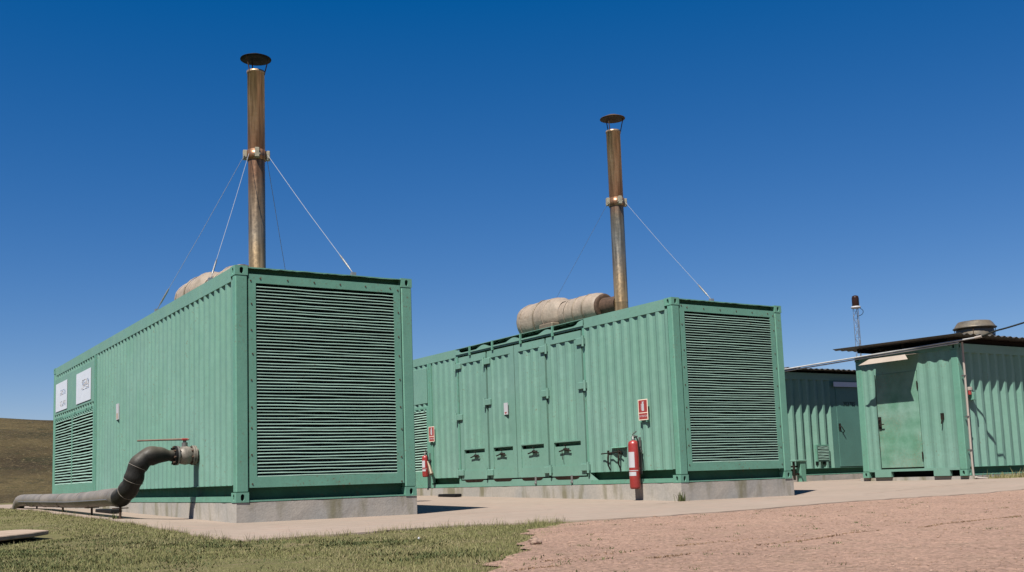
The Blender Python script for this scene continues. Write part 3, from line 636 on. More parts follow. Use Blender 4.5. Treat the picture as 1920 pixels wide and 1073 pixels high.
def guy(i, a, b, label, rad=.0042):
    a = at(i, a); b = at(i, b); o = empty('guy_wire', b, label, 'guy wire', 'guy wires of the exhaust stacks'); a_ = a-b
    mb = MB(); mb.tube([a_*1.0, a_*.75+Vector((0, 0, -.012)), a_*.5+Vector((0, 0, -.018)), a_*.14], rad, 6); mb.build('wire', M['wire'], o)
    mb = MB(); mb.tube([a_*.14, a_*.12, a_*.05, a_*.03], [.006, .014, .014, .006], 6); mb.tube([a_*.03, (0, 0, .0)], .006, 6); mb.build('turnbuckle', M['galv'], o)
    mb = MB(); mb.box((-.03, -.03, -.03), (.03, .03, .012)); mb.build('anchor', M['galv'], o)
z0 = 5.2; e = .19
guy(0, (1.25-e*.8, 2.7-e*.5, z0), (.05, 1.14, 2.93), 'pale guy wire from the taller stack down to the near left roof edge')
guy(0, (1.25-e, 2.7, z0), (.05, 3.83, 2.93), 'thin guy wire running farthest left from the taller stack to the long roof edge', .0032)
guy(0, (1.25+e*.7, 2.7-e*.7, z0), (1.63, .1, 2.93), 'bright guy wire slanting right from the taller stack to the louvred end')
guy(0, (1.25+e, 2.7+e*.3, z0), (2.38, 4.1, 2.93), 'dark guy wire behind the taller stack going down behind the roof', .004)
guy(1, (1.2-e, 2.7, z0), (2.38, 7.75, 2.93), 'faint guy wire from the shorter stack down behind the silencer', .003)
guy(1, (1.2+e*.5, 2.7-e*.7, z0), (.95, .1, 2.93), 'guy wire from the shorter stack down to the louvred end of its container', .0033)

# posters and small plates
def plate(name, root_loc, T, u0, u1, z0, z1, m, label, cat, group=None, n=.004, th=.006):
    o = empty(name, root_loc, label, cat, group); mb = MB(lambda p: Vector(T(p))-Vector(root_loc)); mb.box((u0, n, z0), (u1, n+th, z1)); mb.build('board', m, o); return o
TL = wall_left()
for (u_a, u_b, lab, rows) in ((10.62, 11.86, 'white poster nearer the far end of the front container, the left one of two', [(.3, .45), (.7, .85)]), (8.30, 9.66, 'larger looking white poster beside the corrugated section, the right one of two', [(.3, .6)])):
    loc = (0, (u_a+u_b)/2, 2.22); o = plate('poster', loc, TL, u_a, u_b, 1.92, 2.52, M['whitepanel'], lab, 'poster', 'white posters on the front container')
    w_ = u_b-u_a
    for cm, seed in ((M['print_blue'], 1), (M['print_tan'], 2)):
        random.seed(seed*13+int(u_a)); mb = MB(lambda p: Vector(TL(p))-Vector(loc))
        for rws in rows:
            for k in range(4 if len(rows) > 1 else 8):
                zz = 2.52-.6*(rws[0]+(rws[1]-rws[0])*k/(3 if len(rows) > 1 else 7)); uu = u_a+w_*.12
                while uu < u_a+w_*.55:
                    ln = random.uniform(.03, .1)
                    if random.random() < .5: mb.box((uu, .0102, zz-.008), (uu+ln, .011, zz+.006))
                    uu += ln+.03
        mb.build('printed_lines', cm, o)
random.seed(11)
def at_side(i, u_, n_, z_): return at(i, (-n_, u_, z_))
def small_tag(i, u_, z_, hgt_, wid, red, label):
    o = empty('tag_plate', at_side(i, u_, 0, z_), label, 'tag'); o.rotation_euler.z = R2 if i else 0
    T = lambda p: Vector((-p[1], p[0], p[2]))
    mb = MB(T); mb.box((-wid/2, -.01, -hgt_/2), (wid/2, .006, hgt_/2)); mb.build('board', M['white'], o)
    mb = MB(T)
    if red: mb.add([(-wid*.35, .0068, -hgt_*.28), (wid*.35, .0068, -hgt_*.28), (0, .0068, -hgt_*.48)], [(0, 1, 2)])
    else: mb.box((-wid*.3, .0062, -hgt_*.45), (wid*.3, .0068, -hgt_*.1))
    mb.build('mark', M['signred'] if red else M['print_tan'], o)
    return o
small_tag(0, 6.15, 1.53, .27, .17, False, 'narrow white tag on the long side of the front container')
small_tag(1, 4.90, 1.50, .23, .13, True, 'narrow white tag with red arrow on the second service door')

# fire signs and extinguishers on the second container
def fire_sign(u_, z_, w_, h_, label, stand=.03):
    o = empty('fire_sign', at_side(1, u_, 0, z_), label, 'sign', 'red fire extinguisher signs'); o.rotation_euler.z = R2
    T = lambda p: Vector((-p[1], p[0], p[2]))
    mb = MB(T); mb.box((-w_/2, stand, -h_/2), (w_/2, stand+.004, h_/2)); mb.build('board', mat_cream, o)
    mb = MB(T); a = w_*.44; mb.box((-a, stand+.0042, -h_*.13), (a, stand+.005, h_*.46)); mb.box((-a, stand+.0042, -h_*.46), (a, stand+.005, -h_*.17)); mb.build('red_field', M['signred'], o)
    mb = MB(T); s_ = w_/.24; n2 = stand+.0052
    mb.box((-.028*s_, n2, -.02*s_), (.028*s_, n2+.0006, .10*s_)); mb.box((-.016*s_, n2, .10*s_), (.016*s_, n2+.0006, .12*s_)); mb.box((-.034*s_, n2, .12*s_), (.02*s_, n2+.0006, .133*s_)); mb.box((.036*s_, n2, .0), (.044*s_, n2+.0006, .10*s_))
    mb.build('pictogram', M['white'], o)
    mw = Matrix.Translation((-n2, 0, -h_*.315)) @ Matrix(((0, 0, -1, 0), (-1, 0, 0, 0), (0, 1, 0, 0), (0, 0, 0, 1)))
    text('lettering', 'EXTINTOR', w_*.19, M['white'], o, mw)
    mb = MB(T)
    for q in (-.3, .3): mb.box((q*w_-.012, -.045, -h_/2-.03), (q*w_+.012, stand, -h_/2+.05))
    mb.build('bracket', M['green_frame'], o)
mat_cream = mat('sign_border', (.60, .50, .40), .5, var=.05)
fire_sign(.775, 1.18, .235, .335, 'red fire extinguisher sign near the louvred end, above the long extinguisher')
fire_sign(7.87, 1.165, .25, .33, 'red fire extinguisher sign at the far end, above the small extinguisher')
def extinguisher(u_, z_, rad, hgt_, label, horn):
    loc = at_side(1, u_, .05+rad, z_); o = empty('fire_extinguisher', loc, label, 'fire extinguisher', 'fire extinguishers hung on the container'); o.rotation_euler.z = R2
    mb = MB(); mb.lathe([(0, .012), (rad*.8, 0), (rad*.95, .015), (rad, .04), (rad, hgt_-rad*.8), (rad*.9, hgt_-rad*.35), (rad*.6, hgt_-rad*.08), (rad*.3, hgt_), (0, hgt_)], n=26); cy = mb.build('cylinder', M['red'], o)
    def lab(za, zb, a0, a1):
        mb = MB(); n = 12; vs = []
        for k in range(n+1):
            an = a0+(a1-a0)*k/n
            for zz in (za, zb): vs.append(((rad+.0012)*math.cos(an), (rad+.0012)*math.sin(an), zz))
        mb.add(vs, [(2*k, 2*k+2, 2*k+3, 2*k+1) for k in range(n)], True); mb.build('label', M['white'], o, recalc=False)
    lab(hgt_*.44, hgt_*.76, PI*.80, PI*1.30); lab(hgt_*.27, hgt_*.35, PI*.8, PI*1.36); lab(hgt_*.37, hgt_*.385, PI*.8, PI*1.5)
    mb = MB(); mb.lathe([(rad*.3, hgt_-.005), (rad*.3, hgt_+.03), (.02, hgt_+.035), (.02, hgt_+.07), (0, hgt_+.07)], n=12); mb.build('neck', M['steelgrey'], o)
    mb = MB(); mb.tube([(0, .03, hgt_+.06), (0, -.03, hgt_+.075), (0, -.11, hgt_+.06)], .009, 6); mb.tube([(0, .02, hgt_+.085), (-.01, -.04, hgt_+.11), (-.01, -.10, hgt_+.14)], .008, 6); mb.build('handle', M['steelgrey'], o)
    mb = MB(); mb.tube([(0, -.02, hgt_+.045), (0, -.08, hgt_+.05), (.0, -rad-.03, hgt_-.02), (.02, -rad-.03, hgt_*.6), (.02, -rad-.025, hgt_*.45)] , .012, 8); mb.build('discharge_hose', M['black'], o)
    if horn:
        mb = MB(); mb.tube([(.0, -rad-.03, hgt_*.72), (.0, -rad-.10, hgt_*.5), (.0, -rad-.19, hgt_*.12)], [.016, .032, .052], 10); mb.build('horn', M['cladband'], o)
    mb = MB(); mb.box((rad-.01, -.05, hgt_*.75), (rad+.055, .05, hgt_*.79)); mb.box((rad+.04, -.02, hgt_*.3), (rad+.056, .02, hgt_+.05)); mb.build('bracket', M['steelgrey'], o)
extinguisher(.93, -.085, .088, .78, 'long red fire extinguisher hanging near the louvred end', False)
extinguisher(8.02, .24, .072, .47, 'small red fire extinguisher with horn at the far louvre', True)

# hose coupling on the first container
def valve():
    o = empty('ball_valve', (.07, 1.6, .625), 'whitish flanged ball valve with rusty lever on the container side', 'valve')
    def fl(x0, x1, rad, m=M['valve'], nm='flange'):
        mb = MB(); mb.cyl((x0, 0, 0), (x1, 0, 0), rad, 24); return mb.build(nm, m, o)
    fl(.05, -.10, .085, M['valve'], 'stub'); fl(-.09, -.112, .13); fl(-.118, -.14, .13)
    mb = MB(); mb.tube([(-.14, 0, 0), (-.17, 0, 0), (-.22, 0, 0), (-.28, 0, 0), (-.32, 0, 0)], [.095, .115, .125, .115, .095], 24); mb.build('body', M['valve'], o)
    fl(-.32, -.342, .128, M['steelgrey']); fl(-.35, -.372, .128, M['black'])
    for k in range(8):
        a = k*PI/4+.2; y_, z_ = .108*math.cos(a), .108*math.sin(a)
        mb = MB(); mb.cyl((-.075, y_, z_), (-.165, y_, z_), .014, 6, False); b = mb.build('bolt', M['rustiron'], o)
        mb = MB(); mb.cyl((-.305, y_, z_), (-.395, y_, z_), .015, 6, False); mb.build('bolt', M['rustiron'], o)
    mb = MB(); mb.cyl((-.23, 0, .11), (-.23, 0, .17), .04, 12); mb.cyl((-.23, 0, .16), (-.23, 0, .21), .022, 10); mb.build('stem', M['steelgrey'], o)
    mb = MB(); mb.bbox((-.27, -.03, .195), (-.19, .03, .225), .006); mb.build('lever_hub', M['red'], o)
    mb = MB(); mb.tube([(-.18, -.03, .21), (-.23, 0, .212), (-.5, .02, .208), (-.83, .06, .20)], [.012, .016, .012, .011], 8); mb.build('lever', M['leverrust'], o)
    mb = MB(); mb.lathe([(0, 0)], n=3) if False else None
valve()
def smooth_path(pts, n=8):
    pts = [Vector(p) for p in pts]; out = []
    for i in range(len(pts)-1):
        p0 = pts[max(i-1, 0)]; p1 = pts[i]; p2 = pts[i+1]; p3 = pts[min(i+2, len(pts)-1)]
        for k in range(n):
            t = k/n; out.append(.5*((2*p1)+(-p0+p2)*t+(2*p0-5*p1+4*p2-p3)*t*t+(-p0+3*p1-3*p2+p3)*t**3))
    out.append(pts[-1]); return out
hz = empty('insulated_hose', (-.9, 1.5, -.22), 'fat wrapped hose, black bend then grey run lying along the container side', 'pipe')
def rel(pts): return [Vector(p)-Vector((-.9, 1.5, -.22)) for p in pts]
pp = smooth_path([(-.30, 1.6, .625), (-.39, 1.6, .627), (-.51, 1.6, .635), (-.65, 1.61, .605), (-.76, 1.63, .49), (-.80, 1.66, .34), (-.84, 1.73, .22), (-.88, 1.90, .12), (-.89, 2.10, .09)], 6)
n_ = len(pp); rad = [.072 if i < 5 else (.072+.05*min(1, (i-5)/8)) for i in range(n_)]; rad = [r_*(1+.05*math.sin(i*.9)) if i > 10 else r_ for i, r_ in enumerate(rad)]
mb = MB(); mb.tube(rel(pp), rad, 24); mb.build('bend', M['hose'], hz)
for k in (24, 31, 38):
    a, b = pp[k], pp[k+1]; mb = MB(); mb.tube(rel([a, a+(b-a)*.22]), rad[k]*1.03, 24); mb.build('strap', M['duct'], hz)
pr = smooth_path([(-.89, 2.02, .10), (-.90, 2.5, .105), (-.90, 3.7, .08), (-.90, 5.0, .065), (-.90, 7.5, .065), (-.90, 9.9, .07), (-.90, 10.4, .03), (-.90, 10.62, -.1), (-.90, 10.66, -.3)], 6)
mb = MB(); mb.tube(rel(pr), [(.122-.009*min(1, i/18))*(1+.012*math.sin(i*1.7)) for i in range(len(pr))], 24); mb.build('run', M['duct'], hz)
for y_, z_ in ((2.9, .095), (4.35, .073), (5.9, .063), (7.5, .065), (9.0, .067)):
    mb = MB(); mb.tube(rel([(-.9, y_-.02, z_), (-.9, y_+.02, z_)]), .1175, 24); mb.build('strap', M['duct'], hz)
mb = MB(); mb.tube(rel([(-1.017, 2.2, .075), (-1.02, 3.7, .055), (-1.015, 5, .04), (-1.015, 9.8, .045)]), .012, 6); mb.build('tracer_pipe', M['steelgrey'], hz)
for y_, lab in ((1.95, 'thin steel pipe stand nearest the black hose bend'), (3.7, 'thin steel pipe stand, second from the hose bend'), (5.9, 'thin steel pipe stand, third from the hose bend'), (8.4, 'thin steel pipe stand farthest from the hose bend')):
    zg = float(hh(-.9, y_))+.004; o = empty('pipe_stand', (-.9, y_, zg), lab, 'pipe stand', 'stands under the hose')
    mb = MB(); mb.cyl((0, 0, 0), (0, 0, -zg-.02), .016, 8); mb.box((-.04, -.04, 0), (.04, .04, .008)); mb.build('post', M['rustiron'], o)
    mb = MB(); mb.box((-.10, -.02, -zg-.045), (.10, .02, -zg-.032)); mb.build('cradle', M['rustiron'], o)
# low black drain boxes beside both containers
for i, (u_a, u_b, x_, lab) in enumerate(((4.55, 5.65, -.40, 'low black drain box on the pad behind the grey hose'), (6.25, 6.92, -.38, 'low black drain box on the pad between the two big containers'))):
    P_ = at(i, (x_, (u_a+u_b)/2, 0)); zg = float(hh(P_.x, P_.y))+.006; o = empty('drain_box', (P_.x, P_.y, zg), lab, 'drain box', 'low black boxes beside the containers'); hl = (u_b-u_a)/2
    mb = MB(); mb.bbox((-.05, -hl, 0), (.12, hl, .062), .01); mb.build('box', M['black'], o)
    mb = MB(); mb.box((-.04, hl-.02, .005), (.11, hl+.04, .055)); mb.build('outlet', M['steelgrey'], o)

# ------------------------------------------------------------------ hut with awning (container turned to the right)
c3 = empty('container_hut', (14.6, 2.628, -.04), 'small green container hut with patchy door, awning and corrugated roof', 'container hut', None, -PI/2)
H3, L3 = 2.591, 6.058
container_frame(c3, H3, L3)
TR = wall_right(); TF = wall_front()
corrugated(TR, .12, L3-.12, .17, H3-.1, .278, .062, parent=c3, flat=.24); corrugated(wall_left(), .12, L3-.12, .17, H3-.1, .278, .062, parent=c3)
corrugated(wall_back(L3), .155, W-.155, .17, H3-.1, .278, .04, name='end_panel', parent=c3)
for T in (TR, wall_left()):
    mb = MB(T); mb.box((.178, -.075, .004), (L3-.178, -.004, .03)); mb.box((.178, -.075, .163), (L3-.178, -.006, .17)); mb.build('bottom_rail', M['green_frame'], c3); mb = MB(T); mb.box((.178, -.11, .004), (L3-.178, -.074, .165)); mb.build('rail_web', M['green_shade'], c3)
# end wall with door; u = 2.628 - world y
TFn = TF
corrugated(TF, .155, .46, .165, H3-.1, .152, .012, n0=-.012, name='end_panel', parent=c3, flat=.22)
corrugated(TF, 1.49, W-.155, .165, H3-.1, .265, .020, n0=-.012, name='end_panel', parent=c3, flat=.22)
mb = MB(TF); mb.box((.46, -.05, 2.15), (1.49, -.012, H3-.1)); mb.build('door_head', M['green'], c3)
mb = MB(TF); mb.box((.155, -.07, H3-.11), (W-.155, -.004, H3-.003)); mb.build('end_header', M['green_frame'], c3)
mb = MB(TF); mb.box((.16, -.09, .115), (W-.16, -.006, .165)); mb.box((.30, -.09, .004), (.70, -.002, .115)); mb.box((1.70, -.09, .004), (2.06, -.002, .115)); mb.build('end_sill', M['green'], c3)
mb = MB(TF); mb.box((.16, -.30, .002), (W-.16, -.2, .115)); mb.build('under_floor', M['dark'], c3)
mb = MB(TF); mb.bbox((.475, -.045, .19), (1.475, -.004, 2.15), .008); door = mb.build('hut_door', M['green_door'], c3)
mb = MB(TF); mb.box((.46, -.03, .172), (1.49, -.02, .19)); mb.box((.46, -.03, .19), (.475, -.018, 2.15)); mb.build('door_gap', M['dark'], door)
mb = MB(TF); mb.box((.50, -.004, 1.0), (.56, .018, 1.26)); mb.tube([(.53, .01, 1.2), (.53, .06, 1.2), (.53, .06, 1.19)], .011, 6); mb.tube([(.53, .055, 1.10), (.66, .055, 1.10)], .011, 6); mb.tube([(.53, .018, 1.10), (.53, .055, 1.10)], .011, 6); mb.build('door_handle', M['iron'], door)
for z_ in (.42, 1.85):
    mb = MB(TF); mb.cyl((1.482, .004, z_-.08), (1.482, .004, z_+.08), .012, 8); mb.box((1.465, -.004, z_-.05), (1.50, .003, z_+.05)); mb.build('hinge', M['iron'], door)
mb = MB(TF); mb.box((1.97, -.045, 1.12), (2.03, .02, 1.24)); mb.tube([(2.0, .02, 1.13), (1.99, .035, 1.03)], .014, 6); mb.build('padlock', M['iron'], c3)
# awning
o = empty('door_awning', (14.6, 1.59, 2.35), 'cream sheet awning over the patchy hut door', 'awning')
mb = MB(); y0_, y1_ = -.60, .60
mb.add([(-.0, -.55, .10), (-.0, .5, .10), (-.40, .36, .06), (-.40, -.51, .06), (-.0, -.55, .092), (-.0, .5, .092), (-.395, .36, .052), (-.395, -.51, .052)], [(0, 1, 2, 3), (4, 5, 6, 7), (0, 1, 5, 4), (1, 2, 6, 5), (2, 3, 7, 6), (3, 0, 4, 7)]); mb.build('sheet', M['fibre'], o)
mb = MB(); mb.add([(-.40, -.51, .062), (-.40, .36, .062), (-.45, .60, -.045), (-.45, -.60, -.045), (-.394, -.51, .06), (-.394, .36, .06), (-.443, .60, -.045), (-.443, -.60, -.045)], [(0, 1, 2, 3), (4, 5, 6, 7), (0, 1, 5, 4), (1, 2, 6, 5), (2, 3, 7, 6), (3, 0, 4, 7)]); mb.build('valance', M['fibre'], o)

# corrugated roofs
def roof(name, x0, y0, x1, y1, zA, zB, label, along='y', pitch=.205, amp=.016, m=None):
    o = empty(name, (x0, y0, zA), label, 'roof', 'corrugated metal roofs over the huts'); sheets = max(1, round((x1-x0)/.82)); sw = (x1-x0)/sheets
    for s_ in range(sheets):
        mb = MB(); n = 32; vs = []; a0 = s_*sw-(.05 if s_ else 0); a1 = (s_+1)*sw; dz = .004*(s_ % 2)
        us = [a0+(a1-a0)*i/n for i in range(n+1)]
        for th in (0, -.0035):
            for v_ in (0, y1-y0):
                for x in us: vs.append((x, v_+random.uniform(-.002, .002), (zB-zA)*v_/(y1-y0)+amp*math.cos(x/pitch*2*PI)+dz+th))
        k = n+1; fs = []
        for i in range(n): fs += [(i, i+1, k+i+1, k+i), (2*k+i, 2*k+i+1, 3*k+i+1, 3*k+i), (i, i+1, 2*k+i+1, 2*k+i), (k+i, k+i+1, 3*k+i+1, 3*k+i)]
        fs += [(0, k, 3*k, 2*k), (n, k+n, 3*k+n, 2*k+n)]
        mb.add(vs, fs, False); mb.build('roof_sheet', m or M['roofmetal'], o, recalc=False)
    for q in (.16, .5, .86):
        y_ = (y1-y0)*q; mb = MB(); zz = (zB-zA)*q; mb.box((.30, y_-.03, zz-.10), (x1-x0-.3, y_+.03, zz-.018)); mb.build('purlin', M['iron'], o)
    return o
roof('hut_roof', 14.36, -.08, 21.2, 3.0, 2.69, 2.74, 'dark corrugated roof sheets over the hut with the awning')
roof('hut_roof', 13.5, 5.72, 20.6, 8.9, 2.69, 2.76, 'dark corrugated roof sheets over the rear container hut')
# conduit run between roofs
o = empty('conduit_run', (14.47, -.28, 2.58), 'pair of pale conduits running under the hut roof edge back to the rear hut', 'conduit')
mb = MB(); mb.tube([(0, -.02, .0), (0, 4.7, -.10), (0, 6.3, -.12)], .017, 10); mb.build('pipe', M['conduit'], o)
mb = MB(); mb.tube([(.02, .35, -.045), (.02, 4.7, -.14), (.02, 6.3, -.16)], .014, 10); mb.build('pipe', M['conduit'], o)
mb = MB(); mb.tube([(0, -.16, .01), (0, -.02, .0)], .026, 10); mb.build('coupling', M['cream'], o)
for y_ in (.6, 2.6): mb = MB(); mb.box((-.01, y_-.012, -.07), (.15, y_+.012, -.06)); mb.build('bracket', M['galv'], o)
# roof ventilator
o = empty('roof_ventilator', (17.1, 1.4, 2.83), 'round weathered mushroom ventilator on the hut roof', 'roof vent')
mb = MB(); mb.lathe([(.40, -.15), (.39, .02), (.385, .24), (.36, .28)], n=30); mb.build('drum', M['ventmetal'], o, recalc=False)
mb = MB(); mb.lathe([(.44, .285), (.45, .30), (.42, .32), (.36, .41), (.33, .44), (.15, .465), (0, .47)], n=30); mb.lathe([(.44, .285), (.36, .28)], n=30); mb.build('hood', M['ventmetal'], o, recalc=False)
for k in range(4):
    a = k*PI/2+.5; mb = MB(); mb.cyl((.385*math.cos(a), .385*math.sin(a), .02), (.41*math.cos(a), .41*math.sin(a), .30), .008, 6); mb.build('strut', M['rustiron'], o)
# down pipe, sounder, cable
o = empty('down_pipe', (14.68, .12, -.10), 'thin cream conduit down the near corner of the awning hut', 'conduit')
mb = MB(); mb.tube(smooth_path([(-.02, -.01, 2.66), (0, 0, 2.4), (.0, 0, 1.2), (0, 0, .12), (.04, -.03, .02), (.16, -.08, .0), (.30, -.10, -.01)], 5), .021, 10); mb.build('pipe', M['cream'], o)
for z_ in (.55, 1.2, 2.0): mb = MB(); mb.box((-.035, -.02, z_-.012), (.035, .05, z_+.012)); mb.build('clip', M['steelgrey'], o)
o = empty('alarm_sounder', (14.82, .19, 1.62), 'small red and white alarm sounder beside the cream conduit', 'alarm')
mb = MB(); mb.bbox((-.035, -.09, -.01), (.035, .005, .06), .008); mb.build('base', M['cream'], o)
mb = MB(); mb.cyl((0, -.05, -.01), (0, -.05, -.09), .032, 12); mb.build('lens', M['signred'], o)
mb = MB(); mb.bbox((.03, -.10, -.20), (.11, .0, -.05), .01); mb.build('box', M['green_frame'], o)
o = empty('overhead_cable', (14.47, -.44, 2.59), 'black cable rising to the right from the hut roof corner', 'cable')
mb = MB(); mb.tube(smooth_path([(0, 0, 0), (.06, -.06, .03), (.17, -.20, .09), (CX1[0]-14.47, CX1[1]+.44, CX1[2]-2.59), (CX2[0]-14.47, CX2[1]+.44, CX2[2]-2.59), (CX3[0]-14.47, CX3[1]+.44, CX3[2]-2.59)], 10), .016, 8); mb.build('line', M['cable'], o)

# ------------------------------------------------------------------ rear container hut
c4 = empty('container_hut', (13.9, 8.438, .03), 'rear green container hut with deep ribs, vent grille and smooth door, between the others', 'container hut', None, -PI/2)
# local u along length = world x - 13.9 ; facing wall is local +x
container_frame(c4, H3, L3)
corrugated(TR, .12, 3.84, .17, H3-.1, .285, .07, parent=c4, flat=.22); corrugated(wall_left(), .12, L3-.12, .17, H3-.1, .278, .06, parent=c4)
mb = MB(TR); mb.box((3.84, -.05, .17), (4.06, -.014, H3-.1)); mb.box((5.05, -.05, .17), (L3-.12, -.014, H3-.1)); mb.box((4.06, -.05, 2.3), (5.05, -.014, H3-.1)); mb.build('side_panel', M['green_flat'], c4)
mb = MB(TR); mb.bbox((4.065, -.04, .19), (5.045, -.006, 2.3), .006); d4 = mb.build('hut_door', M['green_flat'], c4)
mb = MB(TR); mb.tube([(4.12, .0, 1.22), (4.14, .05, 1.22), (4.24, .05, 1.10), (4.25, .0, 1.06)], .013, 6); mb.box((4.10, -.006, 1.12), (4.17, .006, 1.30)); mb.build('door_handle', M['iron'], d4)
for z_ in (.45, 1.2, 2.0): mb = MB(TR); mb.cyl((5.05, .004, z_-.07), (5.05, .004, z_+.07), .016, 8); mb.build('hinge', M['iron'], d4)
corrugated(wall_back(L3), .155, W-.155, .17, H3-.1, .278, .04, name='end_panel', parent=c4); corrugated(TF, .155, W-.155, .17, H3-.1, .278, .04, name='end_panel', parent=c4)
for T in (TR, wall_left()):
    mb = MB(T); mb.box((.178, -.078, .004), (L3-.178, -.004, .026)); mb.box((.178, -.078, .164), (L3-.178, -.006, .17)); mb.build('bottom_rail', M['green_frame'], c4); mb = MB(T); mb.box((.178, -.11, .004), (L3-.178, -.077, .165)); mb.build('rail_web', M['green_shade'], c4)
mb = MB(TR); mb.box((3.20, -.06, .34), (3.68, -.002, .76)); vg = mb.build('vent_grille', M['green_frame'], c4)
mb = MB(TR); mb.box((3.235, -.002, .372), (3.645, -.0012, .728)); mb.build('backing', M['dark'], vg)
slats(vg, lambda p: wall_right()((p[0], p[1]+.012, p[2])), 3.24, 3.64, .378, .728, 9, depth=.010)
for a in (3.20, 3.48):
    mb = MB(TR); mb.box((a, -.06, .255), (a+.16, -.0115, .33)); mb.build('drain_notch', M['dark'], c4)
# name board and number on the rear hut
o = empty('name_board', (17.86, 5.97, 2.34), 'long narrow pale board with faded blue print above the smooth door', 'sign')
mb = MB(); mb.box((-.02, -.03, -.062), (1.3, -.022, .062)); mb.build('board', M['whitepanel'], o)
random.seed(5); mb = MB(); uu = .05
while uu < 1.22:
    w_ = random.uniform(.03, .06)
    mb.box((uu, -.0225, -.03), (uu+w_*.3, -.0235, .03)); mb.box((uu, -.0225, random.choice([-.03, 0, .02])), (uu+w_, -.0235, .03)); uu += w_+.028
mb.build('printed_lines', M['print_blue'], o)
mw = Matrix.Translation((18.42-13.9-.0, 0, 0))
t_ = text('number', '303785', .16, M['ink'], c4, Matrix.Translation((W-.003, 4.56, 1.80)) @ Matrix(((0, 0, 1, 0), (1, 0, 0, 0), (0, 1, 0, 0), (0, 0, 0, 1))))
# green post by the rear hut
zg = -.125; o = empty('green_post', (15.86, 5.5, zg), 'short green steel post with a cap in front of the rear hut', 'post')
mb = MB(); mb.bbox((-.02, -.07, 0), (.16, .07, .52), .008); mb.build('shaft', M['green_frame'], o)
mb = MB(); mb.bbox((-.20, -.09, .50), (.19, .09, .54), .006); mb.build('cap_plate', M['green'], o)
mb = MB(); mb.box((-.34, -.02, .17), (-.02, .02, .22)); mb.box((-.34, .02, .36), (-.02, .05, .40)); mb.tube([(-.18, .0, .06), (-.18, .0, .5)], .03, 8); mb.build('side_arm', M['iron'], o)

# ------------------------------------------------------------------ mast with beacon
o = empty('beacon_mast', (31.05, 15.58, -.2), 'thin lattice mast with a dark beacon lamp, standing behind the huts', 'mast'); wdt = .13
legs = [(math.cos(a)*wdt, math.sin(a)*wdt) for a in (.4, .4+2.094, .4+4.189)]
for (a, b) in legs: mb = MB(); mb.cyl((a, b, 0), (a*.9, b*.9, 6.80), .010, 6); mb.build('leg', M['steelgrey'], o)
mb = MB()
for k in range(17):
    for j in range(3):
        p_, q_ = legs[j], legs[(j+1) % 3]; za = .4*k; zb = za+.4; mb.cyl((*p_, za), (*q_, zb if (k+j) % 2 else za), .006, 4); mb.cyl((*q_, za), (*p_, zb), .006, 4)
tag(mb.build('lattice', M['steelgrey'], o), kind='stuff')
mb = MB(); mb.lathe([(0, 6.78), (.17, 6.79), (.20, 6.83), (.17, 6.87), (0, 6.88)], n=20); mb.build('tray', M['white'], o)
mb = MB(); mb.lathe([(.13, 6.86), (.14, 6.9), (.14, 7.2), (.12, 7.29), (.05, 7.32), (0, 7.32)], n=20); mb.build('beacon_lamp', M['beacon'], o)
mb = MB(); mb.tube(smooth_path([(.15, -.05, 6.82), (.30, -.1, 6.7), (.25, -.08, 6.55), (.1, 0, 6.48)], 5), .012, 5); mb.build('cable', M['cable'], o)

# ------------------------------------------------------------------ stones, slab, litter
o = empty('concrete_slab', (-2.83, -1.55, -.215), 'flat broken concrete slab lying in the grass at the left edge', 'slab')
bm = bmesh.new(); poly = [(-.62, -1.45), (.02, -.78), (.36, -.25), (.62, .35), (.45, 1.15), (-.15, .75), (-.9, .1)]
vs = [bm.verts.new((a, b, .04)) for a, b in [(a*.84, b*.84) for a, b in poly]]; f_ = bm.faces.new(vs); ex = bmesh.ops.extrude_face_region(bm, geom=[f_]); [setattr(v, 'co', v.co+Vector((0, 0, -.042))) for v in ex['geom'] if isinstance(v, bmesh.types.BMVert)]
bmesh.ops.recalc_face_normals(bm, faces=bm.faces); bmesh.ops.bevel(bm, geom=list(bm.edges), offset=.008, segments=1, affect='EDGES')
me = bpy.data.meshes.new('slab'); bm.to_mesh(me); bm.free(); me.materials.append(M['slab']); so = bpy.data.objects.new('slab_block', me); C.objects.link(so); so.parent = o
def rock(name, loc, s_, m, label, cat, seed):
    bm = bmesh.new(); bmesh.ops.create_icosphere(bm, subdivisions=3, radius=1)
    for v in bm.verts:
        k = 1+.35*mnoise.noise(v.co*1.3+Vector((seed, 0, 0)))+.1*mnoise.noise(v.co*4+Vector((seed, 0, 0))); v.co = Vector((v.co.x*s_[0]*k, v.co.y*s_[1]*k, v.co.z*s_[2]*k))
    me = bpy.data.meshes.new(name); bm.to_mesh(me); bm.free(); me.materials.append(m); r_ = bpy.data.objects.new(name, me); C.objects.link(r_); r_.location = loc; tag(r_, label, cat); return r_
rock('stone', (-.23, -6.64, -.235), (.045, .035, .024), M['rock'], 'small pinkish stone at the border of grass and dirt', 'stone', 3)
rock('litter', (-.55, -5.63, -.225), (.008, .007, .009), M['white'], 'tiny white scrap lying in the grass', 'litter', 9)

